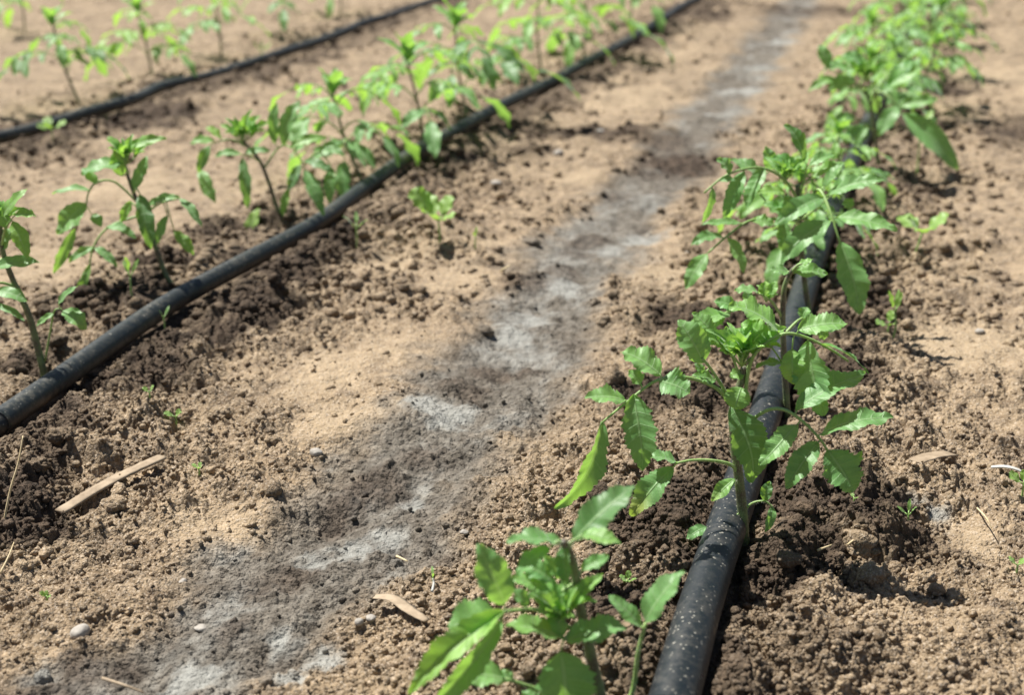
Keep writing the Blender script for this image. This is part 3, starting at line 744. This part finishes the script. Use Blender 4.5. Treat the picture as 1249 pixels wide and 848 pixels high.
manual_plant('bushy tomato seedling over the pipe with one long leaflet hanging down to the soil', (992, 405),
    [(985, 370, 0), (978, 310, 0), (975, 260, .0), (972, 225, 0)],
    [(P6((560, 190, 0), (600, 110, -.01), (628, 98, -.02), (665, 180, -.04), (690, 262, -.05), (700, 290, -.052)), [
        L6(640, 122, 458, 222, 82, dict(l=.4)), L6(664, 205, 484, 362, 92, dict(l=.4)), L6(686, 194, 906, 240, 84, dict(l=.4, u=.6, c=.6)), L6(700, 280, 766, 548, 108, dict(l=.4, a=.1)),
        L6(650, 115, 862, 58, 66, dict(u=.6, c=.6)), L6(638, 85, 712, -5, 44)], dict(r=.0017)),
     (P6((560, 160, 0), (500, 60, -.01), (420, 15, -.02), (340, 20, -.03), (270, 50, -.036), (205, 105, -.04)), [
        L6(350, 25, 275, 195, 62, dict(l=.4)), L6(425, 15, 360, 160, 62, dict(l=.4)), L6(235, 85, 193, 218, 40, dict(s=.6, t=.7)), L6(260, 60, 320, 60, 30), L6(300, 35, 250, -20, 56)], dict(r=.0015)),
     (P6((560, 200, 0), (460, 200, -.01), (370, 206, -.02), (290, 260, -.03), (220, 322, -.035)), [
        L6(215, 325, 138, 455, 70, dict(l=.6)), L6(270, 265, 158, 296, 54), L6(290, 265, 350, 398, 60, dict(l=.4)), L6(378, 206, 458, 218, 58), L6(340, 215, 195, 218, 40, dict(s=.5, t=.6))], dict(r=.0015)),
     (P6((555, 220, 0), (520, 200, -.01), (490, 195, -.014)), [L6(492, 200, 497, 330, 54, dict(t=.3)), L6(510, 198, 420, 140, 60)]),
     ([(975, 240, 0), (982, 215, 0), (984, 200, 0)], [L3(450, 585, 380, 450, 60, dict(t=0, c=.4)), L3(470, 600, 560, 560, 50, dict(t=.7)), L3(480, 640, 600, 590, 46, dict(t=.6)), L3(440, 620, 330, 570, 60)]),
     ([(975, 260, 0), (940, 250, .02), (915, 220, .04)], [L3(300, 640, 180, 580, 70), L3(330, 620, 310, 530, 60), L3(380, 700, 280, 700, 60, dict(t=.7)), L3(420, 720, 330, 760, 60)]),
     ([(975, 270, 0), (1000, 250, .02), (1030, 225, .04)], [L3(560, 700, 640, 640, 60), L3(600, 690, 740, 650, 60), L3(600, 720, 620, 760, 50), L3(520, 680, 590, 600, 44)])],
    (957, 222, 12, 34, 0), 41, r_base=.003, tint=.42, nu=28, wscale=.76)
def c5(x, y): return (940 + x / 3.688, y / 3.688)
def L5(*a):
    b = c5(a[0], a[1]); t = c5(a[2], a[3]); return (b[0], b[1], t[0], t[1], a[4] / 3.688, a[5] if len(a) > 5 else {})
manual_plant('blurred tomato seedling right of the pipe with a long drooping right-hand leaflet', (1071, 214),
    [(1070, 190, 0), (1067, 163, 0), (1062, 130, 0), (1055, 110, 0)],
    [([(1062, 130, 0), (1070, 112, -.02), (1084, 117, -.04), (1097, 133, -.05)], [L5(585, 505, 842, 765, 118, dict(l=.3)), L5(578, 478, 752, 446, 66, dict(l=.2)), L5(572, 475, 484, 612, 76, dict(l=.2))], dict(r=.0018)),
     ([(1067, 160, 0), (1055, 150, -.02), (1040, 142, -.03)], [L5(380, 530, 280, 540, 70), L5(350, 600, 260, 650, 66), L5(420, 560, 330, 650, 60), L5(440, 570, 380, 660, 60)]),
     ([(1058, 120, 0), (1075, 100, .02), (1090, 80, .04)], [L5(520, 400, 690, 300, 90), L5(540, 380, 640, 270, 80), L5(490, 420, 600, 370, 60), L5(560, 300, 650, 290, 60)]),
     ([(1055, 115, 0), (1035, 95, .0), (1010, 85, .0)], [L5(420, 280, 320, 250, 80), L5(350, 310, 240, 310, 70), L5(300, 350, 170, 410, 50), L5(380, 360, 260, 400, 80), L5(260, 300, 220, 200, 60)])],
    (1056, 100, 11, 34, 0), 51, r_base=.003, tint=.45, split=False, nu=14, wscale=.8)

# middle row, seen over the slim pipe --------------------------------
G2 = 'tomato seedlings in the middle row'
def c4(x, y): return (x / 2.974, 200 + y / 2.974)
def L4(*a):
    b = c4(a[0], a[1]); t = c4(a[2], a[3]); return (b[0], b[1], t[0], t[1], a[4] / 2.974, a[5] if len(a) > 5 else {})
def c1(x, y): return (x / 2.974, y / 2.974)
def L1(*a):
    b = c1(a[0], a[1]); t = c1(a[2], a[3]); return (b[0], b[1], t[0], t[1], a[4] / 2.974, a[5] if len(a) > 5 else {})
manual_plant('tomato seedling at the left edge leaning out of the frame above the slim pipe', (57, 468),
    [(45, 420, 0), (34, 382, 0), (13, 335, 0), (2, 300, 0), (0, 265, 0)],
    [([(4, 315, 0), (-15, 328, -.01), (-30, 330, -.01)], [(-5, 326, 48, 320, 24, dict(l=.3)), (-18, 330, -40, 350, 22)]),
     ([(20, 350, 0), (0, 345, -.01), (-12, 352, -.02)], [(-5, 355, 33, 368, 24, dict(l=.2)), (-8, 372, 30, 392, 14, dict(t=.2)), (-12, 352, -30, 380, 20)]),
     ([(2, 300, 0), (6, 280, -.01), (14, 268, -.014)], [(2, 306, 20, 277, 26, dict(t=.7)), (15, 270, 34, 314, 26, dict(t=.9)), (17, 262, 44, 264, 20, dict(t=.9)), (3, 264, 33, 230, 22, dict(t=.9)), (8, 280, -12, 250, 24, dict(t=.7))]),
     ([(55, 440, 0), (62, 400, -.005), (66, 380, -.01), (74, 376, -.01)], [(76, 379, 105, 403, 28, dict(l=.2, yt=.4, t=.7)), (71, 371, 95, 349, 15), (66, 382, 44, 398, 12)], dict(r=.0009))],
    (2, 272, 10, 34, 0), 61, r_base=.0032, group=G2, wscale=.62, split=False, nu=16, tint=.4)
manual_plant('tomato seedling behind the slim pipe with one dark leaflet hanging before its stem', (211, 361),
    [(202, 335, 0), (192, 308, 0), (176, 265, 0), (163, 235, 0), (155, 212, 0)],
    [([(163, 235, 0), (166, 230, -.015), (170, 235, -.02)], [(170, 237, 184, 304, 27, dict(t=0, l=.3)), (163, 232, 179, 190, 20)]),
     ([(156, 212, 0), (152, 195, 0), (152, 184, 0)], [(153, 181, 203, 168, 20, dict(t=.8)), (151, 200, 99, 213, 32, dict(t=.6)), (148, 215, 140, 181, 26, dict(t=.75))]),
     ([(166, 245, 0), (140, 222, .0), (118, 222, -.01), (108, 235, -.014), (105, 250, -.018)], [(110, 232, 63, 237, 18), (105, 248, 70, 286, 38, dict(t=.5)), (112, 262, 124, 276, 18), (92, 278, 65, 334, 18, dict(t=.7, s=.6)), (118, 225, 100, 205, 18)]),
     ([(172, 262, 0), (134, 276, -.01), (114, 301, -.02), (108, 335, -.025)], [(130, 276, 166, 291, 17), (115, 301, 143, 326, 16), (114, 301, 84, 320, 15), (110, 322, 97, 370, 15, dict(t=.7))]),
     ([(176, 262, 0), (195, 248, -.01), (219, 242, -.015)], [(181, 250, 219, 240, 18), (219, 242, 246, 277, 18), (205, 262, 190, 298, 17), (212, 282, 236, 311, 19, dict(t=.75)), (160, 245, 148, 271, 16, dict(t=.9))])],
    (155, 200, 10, 36, 0), 71, r_base=.0030, group=G2, wscale=.62, split=False, nu=16, tint=.4)
manual_plant('tomato seedling behind the slim pipe with a pale yellowish leaflet near its foot', (347, 280),
    [(338, 254, 0), (330, 229, 0), (318, 198, 0), (305, 182, 0), (297, 172, 0)],
    [([(318, 198, 0), (305, 190, -.015), (295, 189, -.02)], [(295, 192, 302, 255, 19, dict(t=.1)), (295, 188, 262, 191, 14, dict(t=.1)), (297, 188, 330, 184, 14, dict(t=.3))]),
     ([(300, 178, 0), (280, 170, 0), (258, 175, 0)], [(256, 177, 242, 210, 19, dict(t=.1)), (243, 206, 263, 247, 22), (262, 172, 232, 175, 18), (270, 170, 250, 155, 16, dict(t=.9))]),
     ([(322, 205, 0), (340, 180, .01), (355, 180, -.01), (371, 200, -.02)], [(371, 206, 395, 263, 24), (371, 196, 410, 211, 17, dict(t=.1)), (367, 200, 352, 234, 18, dict(t=0)), (351, 230, 345, 264, 14, dict(t=1)), (345, 178, 366, 122, 26, dict(t=.45)), (335, 175, 338, 125, 20, dict(t=.5))]),
     ([(372, 200, -.02), (388, 185, -.02), (403, 200, -.02)], [(403, 205, 402, 248, 20), (398, 168, 353, 180, 19, dict(t=.8)), (395, 180, 420, 190, 16)]),
     ([(346, 277, 0), (330, 285, -.01), (304, 292, -.02)], [(303, 294, 316, 253, 24, dict(t=.9, y=.25, l=.1))], dict(r=.0008))],
    (296, 175, 11, 40, 0), 81, r_base=.0028, group=G2, wscale=.62, split=False, nu=16, tint=.42)
for i, (b, dx, hp, nl, lab, tn) in enumerate([
    ((447, 228), -38, 142, 9, 'leafy tomato seedling overlapping the one with the pale yellowish leaflet, middle row', .5),
    ((518, 188), -18, 140, 7, 'slender tomato seedling just left of the dark-leaved one in the middle row', .5),
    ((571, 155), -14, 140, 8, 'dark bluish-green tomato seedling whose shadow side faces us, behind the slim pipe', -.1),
    ((662, 100), -6, 115, 7, 'tomato seedling reaching the top edge where the slim pipe passes mid-frame', .6),
    ((712, 78), 4, 108, 7, 'bright tomato seedling between the slim pipe and the top edge, two from its end', .6),
    ((770, 40), -2, 90, 6, 'last tomato seedling of the middle row before the slim pipe leaves the frame', .6)]):
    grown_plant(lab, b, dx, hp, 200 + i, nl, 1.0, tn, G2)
G3 = 'tomato seedlings in the farthest row'
for i, (b, dx, hp, nl, lab, tn) in enumerate([
    ((98, 132), -22, 108, 6, 'dark-leaved tomato seedling of the farthest row, in the top left corner', .05),
    ((188, 98), -12, 100, 7, 'bright tomato seedling behind the thin pipe, next right of the dark-leaved one', .8),
    ((270, 70), -6, 88, 6, 'tall thin-stemmed tomato seedling of the farthest row, its top cut by the frame', .6),
    ((350, 46), -4, 82, 6, 'tomato seedling of the farthest row just where the thin pipe rises', .3),
    ((30, 40), -4, 80, 5, 'faint yellowish seedling behind the farthest row, top left', .9),
    ((415, 22), 0, 70, 5, 'rightmost tomato seedling of the farthest row, only its stem in the frame', .6)]):
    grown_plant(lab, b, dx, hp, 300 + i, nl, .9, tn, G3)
# right-hand row going away
G1 = 'tomato seedlings in the right-hand row'
for i, (b, dx, hp, nl, lab, tn) in enumerate([
    ((1010, 330), -40, 130, 8, 'tomato seedling behind the bushy one, mostly covered, leaves pale and drooping left', .45),
    ((1032, 262), -15, 110, 8, 'tomato seedling left of the long drooping leaflet, its stem lost in leaves', .45),
    ((1075, 165), -22, 100, 8, 'blurred tomato seedling beyond the long drooping leaflet, leaning left', .5),
    ((1112, 140), 20, 95, 8, 'blurred tomato seedling right of the pipe with spread leaves on bare tan soil', .45),
    ((1088, 112), -30, 92, 8, 'far tomato seedling leaning left over the thick pipe near the top', .5),
    ((1118, 95), 22, 88, 8, 'far tomato seedling leaning right over the thick pipe near the top', .4),
    ((1100, 70), -28, 82, 8, 'tomato seedling near the top edge touching the grey furrow side', .55),
    ((1128, 60), 20, 78, 7, 'tomato seedling near the top edge on the bare soil side of the row', .45),
    ((1108, 40), -20, 74, 7, 'second last tomato seedling of the right-hand row, furrow side', .6),
    ((1136, 30), 10, 70, 7, 'second last tomato seedling of the right-hand row, bare soil side', .5),
    ((1118, 12), -12, 66, 6, 'last visible tomato seedling of the right-hand row, furrow side', .6),
    ((1146, 6), 4, 62, 6, 'last visible tomato seedling of the right-hand row, bare soil side', .6)]):
    grown_plant(lab, b, dx, hp, 400 + i, nl, 1.0, tn, G1)

# ------------------------------------------------------------------ weeds
def weed(px, py, hpx, n, label, seed, kind='round', tint=.8, lean=0, wr=.5):
    rg = np.random.RandomState(seed)
    g = ground(px, py); g[2] = hz(g) - .001; pxm = F / np.linalg.norm(g - CAM); H = hpx / pxm
    root = empty('weed_sprout', g, label, 'weed', 'small weeds sprouting from the soil')
    top = g + np.array([0, 0, H * .55]) + rt * lean / pxm
    B = Buf(); B.tube(smooth_path([g, (g + top) / 2 + rg.randn(3) * H * .02, top], 5), .0006 + H * .008, 7, 1); B.build('stem', root, g)
    az0 = rg.rand() * 6
    for k in range(n):
        az = az0 + k * (math.pi if n == 2 else 2.4) ; el = .25 + .8 * rg.rand() if kind == 'round' else .6 + .7 * rg.rand()
        d = np.array([math.cos(az) * math.cos(el), math.sin(az) * math.cos(el), math.sin(el)])
        L = H * (.5 + .25 * rg.rand())
        B = Buf(); B.tube([top, top + d * L * .3], .0004 + H * .004, 6, 1)
        leaflet(B, top + d * L * .25, top + d * L, L * (.55 if kind == 'round' else .22), rg, np.array([0, 0, 1.]) + unit(CAM - g) * .6, arch=.08, fold=.1, tint=tint, lobes=.1, nu=12, nv=3, rnd=kind == 'round', yellow=.12)
        B.build('leaf', root, g)
weed(535, 305, 66, 5, 'pale sprout with rounded leaves alone on bare soil between slim pipe and grey furrow', 1, wr=.6)
weed(163, 385, 44, 3, 'thin-leaved sprout in dark soil behind the slim pipe', 2, 'blade')
weed(1088, 425, 58, 3, 'bright sprout with pointed leaves on the soil right of the thick pipe', 3, 'blade')
weed(1082, 418, 26, 3, 'tiny round-leaved sprout at the foot of the bright pointed one', 33)
weed(436, 315, 45, 3, 'slender sprout just below the slim pipe at its middle', 4, 'blade', .4)
weed(202, 414, 26, 2, 'single grass-like blade poking up in front of the slim pipe', 5, 'blade', .3)
weed(766, 718, 22, 4, 'little four-leaved sprout on crumbly soil between the two nearest seedlings', 6)
weed(1106, 648, 30, 3, 'small hairy sprout beside the whitish crust, right of the focused seedling', 7, 'blade', .6)
weed(1246, 612, 34, 3, 'sprout cut by the right edge near the grey flake', 8)
weed(1240, 700, 20, 3, 'low green sprout on the right edge, lower of the two', 9)
weed(215, 520, 20, 3, 'low sprout on a dark clod in front of the slim pipe', 10)
weed(186, 522, 16, 2, 'minute sprout left of the low one on the dark clod', 12)
weed(57, 728, 16, 3, 'minute green sprout on pale soil near the lower left', 13)
weed(243, 583, 16, 3, 'minute sprout right of the dry stick', 14)
weed(580, 316, 26, 2, 'yellow-brown sprout stub right of the pale rounded sprout', 15, 'blade', 1)
weed(1040, 632, 12, 2, 'minute round sprout in the dark soil right of the focused seedling', 16)
weed(1113, 320, 60, 4, 'spindly sprout with round pale leaf right of the bushy seedling', 17, lean=8)
weed(1118, 215, 70, 3, 'spindly yellow-green sprout under the long drooping leaflet', 18, 'blade')
weed(528, 705, 24, 2, 'thin sprout beside the dry leaf strip', 19, 'blade', .6)
weed(65, 180, 30, 4, 'blurred sprout below the thin pipe, top left', 20)
weed(320, 82, 30, 3, 'blurred sprout touching the thin pipe', 21, 'blade')
weed(600, 105, 34, 3, 'blurred sprout behind the slim pipe right of the dark seedling', 22)

# ------------------------------------------------------------------ litter
def strip(path, width, thick, name, label, cat, mat, seed, group=None, taper=True, lift=.004):
    """a curved splinter with thickness lying on the soil"""
    rg = np.random.RandomState(seed)
    P = []
    for q in path:
        g = ground(q[0], q[1], .006); P.append(g)
    P = smooth_path(P, 6)
    top = max(hz(p) for p in P[::4])
    z0, z1 = hz(P[0]), hz(P[-1]); 
    for k, p in enumerate(P):
        t = k / (len(P) - 1); p[2] = z0 * (1 - t) + z1 * t + lift + .002 * math.sin(t * math.pi)
    n = len(P); V = []; 
    for k, p in enumerate(P):
        t = k / (n - 1); tg = unit(P[min(k + 1, n - 1)] - P[max(k - 1, 0)]); sd = unit(np.cross(tg, [0, 0, 1.])); nn = np.cross(sd, tg)
        w = width * (1 if not taper else (.35 + .65 * math.sin(math.pi * min(1, .12 + t * .85)) ** .6)) * (1 + .12 * (rg.rand() - .5))
        for a, b in ((-1, 0), (-.6, .7), (0, 1), (.6, .75), (1, 0), (.6, -.6), (0, -.8), (-.6, -.6)):
            V.append(p + sd * a * w / 2 + nn * b * thick / 2 + nn * .10 * width * a * a)
    Fc = [(k * 8 + s, (k + 1) * 8 + s, (k + 1) * 8 + (s + 1) % 8, k * 8 + (s + 1) % 8) for k in range(n - 1) for s in range(8)]
    Fc += [tuple(range(8)), tuple((n - 1) * 8 + s for s in range(8))[::-1]]
    g = P[n // 2]
    o = mesh_obj(name, np.array(V), Fc, [mat], base=g); o.location = [float(v) for v in g]
    tag(o, label, cat, group); return o
strip([(74, 627), (115, 606), (155, 586), (198, 565)], .0105, .0040, 'dry_stick', 'flat split dry stick lying on clods at the lower left', 'stick', M_wood, 1, taper=False, lift=.008)
strip([(456, 712), (478, 717), (500, 732), (520, 741)], .0085, .0014, 'dry_leaf', 'curled tan dry leaf strip beside the grey furrow', 'dry leaf', M_wood, 2, lift=.006)
strip([(1115, 580), (1136, 571), (1160, 560)], .012, .0025, 'wood_chip', 'flat pale wood chip on bare soil at the right', 'wood chip', M_wood, 3, taper=False, lift=.011)
strip([(1208, 580), (1228, 583), (1246, 586)], .005, .002, 'bark_flake', 'small whitish grey flake near the right edge', 'flake', M_flake, 4, lift=.006)
def straw(path, rad, label, mat=None, name='straw'):
    P = smooth_path(path, 8)
    V, Fc = tube(P, np.linspace(rad, rad * .5, len(P)), 7); g = P[0].copy()
    o = mesh_obj(name, V, Fc, [mat or M_straw], base=g); o.location = [float(v) for v in g]; tag(o, label, 'straw', 'dry straws on the soil')
D0 = Dof(ground(0, 650))
straw([ground(2, 652, .004), onD(12, 600, D0 - .0), onD(22, 565, D0 + .01), onD(28, 532, D0 + .02)], .0009, 'long thin straw standing up from dark clods at the left edge')
straw([ground(0, 700, .006), ground(10, 680, .012), ground(17, 662, .016)], .0007, 'short straw below the long upright one at the left edge')
straw([ground(997, 672, .010), ground(1015, 665, .012)], .0009, 'stub of golden straw in the dark soil by the focused seedling')
straw([ground(1034, 665, .010), ground(1044, 657, .012)], .0008, 'smaller straw stub just right of the golden one')
straw([ground(125, 828, .010), ground(150, 836, .012), ground(175, 845, .010)], .0010, 'grey-brown twig among crumbs at the bottom left', M_wood)
straw([ground(1022, 470, .01), ground(1030, 485, .012), ground(1038, 505, .008)], .0009, 'bent straw behind the right leaves of the focused seedling')
straw([ground(1192, 620, .006), ground(1203, 632, .010), ground(1210, 645, .006)], .0006, 'hair-thin straw on the pale ground at the right')
straw([ground(612, 330, .008), ground(622, 324, .008)], .0016, 'short yellow straw on the bare strip left of the grey furrow')
straw([ground(484, 679, .006), ground(497, 685, .007)], .0009, 'tiny straw above the dry leaf strip')
straw([ground(527, 722, .004), onD(529, 712, Dof(ground(527, 722)) + .0), onD(528, 706, Dof(ground(527, 722)) + .002)], .0009, 'white splinter standing beside the dry leaf strip', M_flake)

# pale stones and big clods
def stone(px, py, rpx, label, seed, mat=M_stone, name='pebble', cat='pebble', group='pale pebbles on the soil', sq=.65, soil=False, sink=.25):
    v, f = lumpy(3 if not soil else 4, seed, .22, .25 if not soil else .9)
    g = ground(px, py); pxm = F / np.linalg.norm(g - CAM); r_ = rpx / pxm
    g[2] = hz(g)
    v = v * r_ * [1, 1, sq]
    at = None
    if soil:
        rg = np.random.RandomState(seed)
        d = fbm((v[:, 0] + v[:, 2] * .7 + seed) * 260, (v[:, 1] + v[:, 2] * .5) * 260, seed, 3) - .5
        nrm = v / (np.linalg.norm(v, axis=1)[:, None] + 1e-9); v = v + nrm * d[:, None] * r_ * .5
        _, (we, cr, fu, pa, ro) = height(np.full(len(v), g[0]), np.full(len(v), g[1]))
        at = dict(wet_shade=we * .6, crust=cr, furrow=fu, pale=pa, tone=np.full(len(v), .95 + .15 * rg.rand()))
        mat = M_soil
    o = mesh_obj(name, v, f, [mat], attrs=at)
    g[2] += r_ * sq * (.6 - sink); o.location = [float(q) for q in g]; tag(o, label, cat, group)
for i, (x, y, r_, l) in enumerate([(385, 551, 9, 'pale rounded pebble on tan soil above the grey furrow, left of centre'), (96, 766, 13, 'broad flat whitish stone near the bottom left corner'),
    (452, 747, 6, 'bluish grey pebble in the furrow, highest of a small group'), (438, 752, 7, 'duller pebble touching the bluish grey one'),
    (244, 748, 7, 'white chalky pebble at the left side of the lower furrow'), (1076, 640, 6, 'small pale green pebble in dark soil right of the focused seedling'),
    (1086, 641, 4, 'tiny grey pebble right of the pale green one'), (566, 648, 6, 'flat beige chip stone left of the nearest seedling'),
    (222, 698, 6, 'cream pebble on tan soil left of the lower furrow'), (605, 233, 7, 'light stone on the tan bank beneath the slim pipe'), (733, 160, 5, 'white pebble on dark soil right of the slim pipe'),
    (838, 303, 3, 'tiny bright white pebble left of the drooping left leaf of the bushy seedling'), (681, 190, 8, 'reddish clay pebble on the tan bank right of the slim pipe'),
    (1195, 405, 5, 'pale pebble on open soil at the right')]):
    stone(x, y, r_, l, 700 + i)
for i, (x, y, r_, l) in enumerate([(150, 492, 24, 'big rounded soil clod on the dark patch before the slim pipe'), (268, 512, 18, 'soil clod right of the big rounded one'), (140, 628, 19, 'grey lumpy clod right of the dry stick end'),
    (75, 560, 17, 'clod near the left edge under the slim pipe'), (960, 702, 20, 'brown clod right of the focused seedling foot'), (1062, 705, 26, 'broad crusted clod in the leaf shadow at lower right'),
    (1150, 665, 17, 'clod at the right end of the dark patch'), (648, 300, 12, 'dark clod on the edge of the grey furrow, mid-frame'), (1060, 462, 11, 'dark clod beyond the pointed right leaf tip'),
    (50, 812, 18, 'whitish grey clod at the bottom left'), (880, 705, 12, 'small clod leaning on the right side of the thick pipe'), (725, 690, 18, 'reddish brown clod left of the thick pipe, between the nearest seedlings'),
    (50, 590, 15, 'low clod left of the dry stick'), (610, 570, 10, 'small brown clod right of the grey furrow')]):
    stone(x, y, r_ * .78, l, 800 + i, name='soil_clod', cat='clod', group='larger soil clods', soil=True, sq=.7, sink=.3)

# ------------------------------------------------------------------ light, sky, camera
EL = math.radians(60)
sh = rt * .80 - fh * .60; sh = sh / np.linalg.norm(sh)         # the way shadows fall on the ground
to_sun = -sh * math.cos(EL) + np.array([0, 0, math.sin(EL)])
sun = bpy.data.lights.new('sun', 'SUN'); sun.energy = 5.0; sun.angle = math.radians(.5); sun.color = (1, .965, .90)
so = bpy.data.objects.new('sun', sun); C.objects.link(so); so.rotation_euler = Vector([float(v) for v in to_sun]).to_track_quat('Z', 'Y').to_euler()
w = bpy.data.worlds.new('World'); sc.world = w; w.use_nodes = True
nt = w.node_tree; bg = nt.nodes['Background']; sk = nt.nodes.new('ShaderNodeTexSky'); sk.sky_type = 'NISHITA'; sk.sun_disc = False
sk.sun_elevation = EL; sk.sun_rotation = math.atan2(to_sun[0], to_sun[1])
nt.links.new(sk.outputs[0], bg.inputs[0]); bg.inputs[1].default_value = .040
cam = bpy.data.cameras.new('camera'); cam.lens = 50; cam.sensor_width = 36; cam.clip_start = .02; cam.clip_end = 1000
co = bpy.data.objects.new('camera', cam); C.objects.link(co); co.location = CAM
M = Matrix(((rt[0], up[0], -fw[0]), (rt[1], up[1], -fw[1]), (rt[2], up[2], -fw[2])))
co.rotation_euler = M.to_euler()
cam.dof.use_dof = True; cam.dof.focus_distance = float(np.dot(ground(908, 640) - CAM, fw)) - .0; cam.dof.aperture_fstop = 7.5; cam.dof.aperture_blades = 7
sc.camera = co
sc.view_settings.view_transform = 'Standard'; sc.view_settings.look = 'None'; sc.view_settings.exposure = 0.88; sc.view_settings.gamma = 1
sc.cycles.use_denoising = True; sc.cycles.max_bounces = 6; sc.cycles.transparent_max_bounces = 6
sc.cycles.sample_clamp_indirect = 6
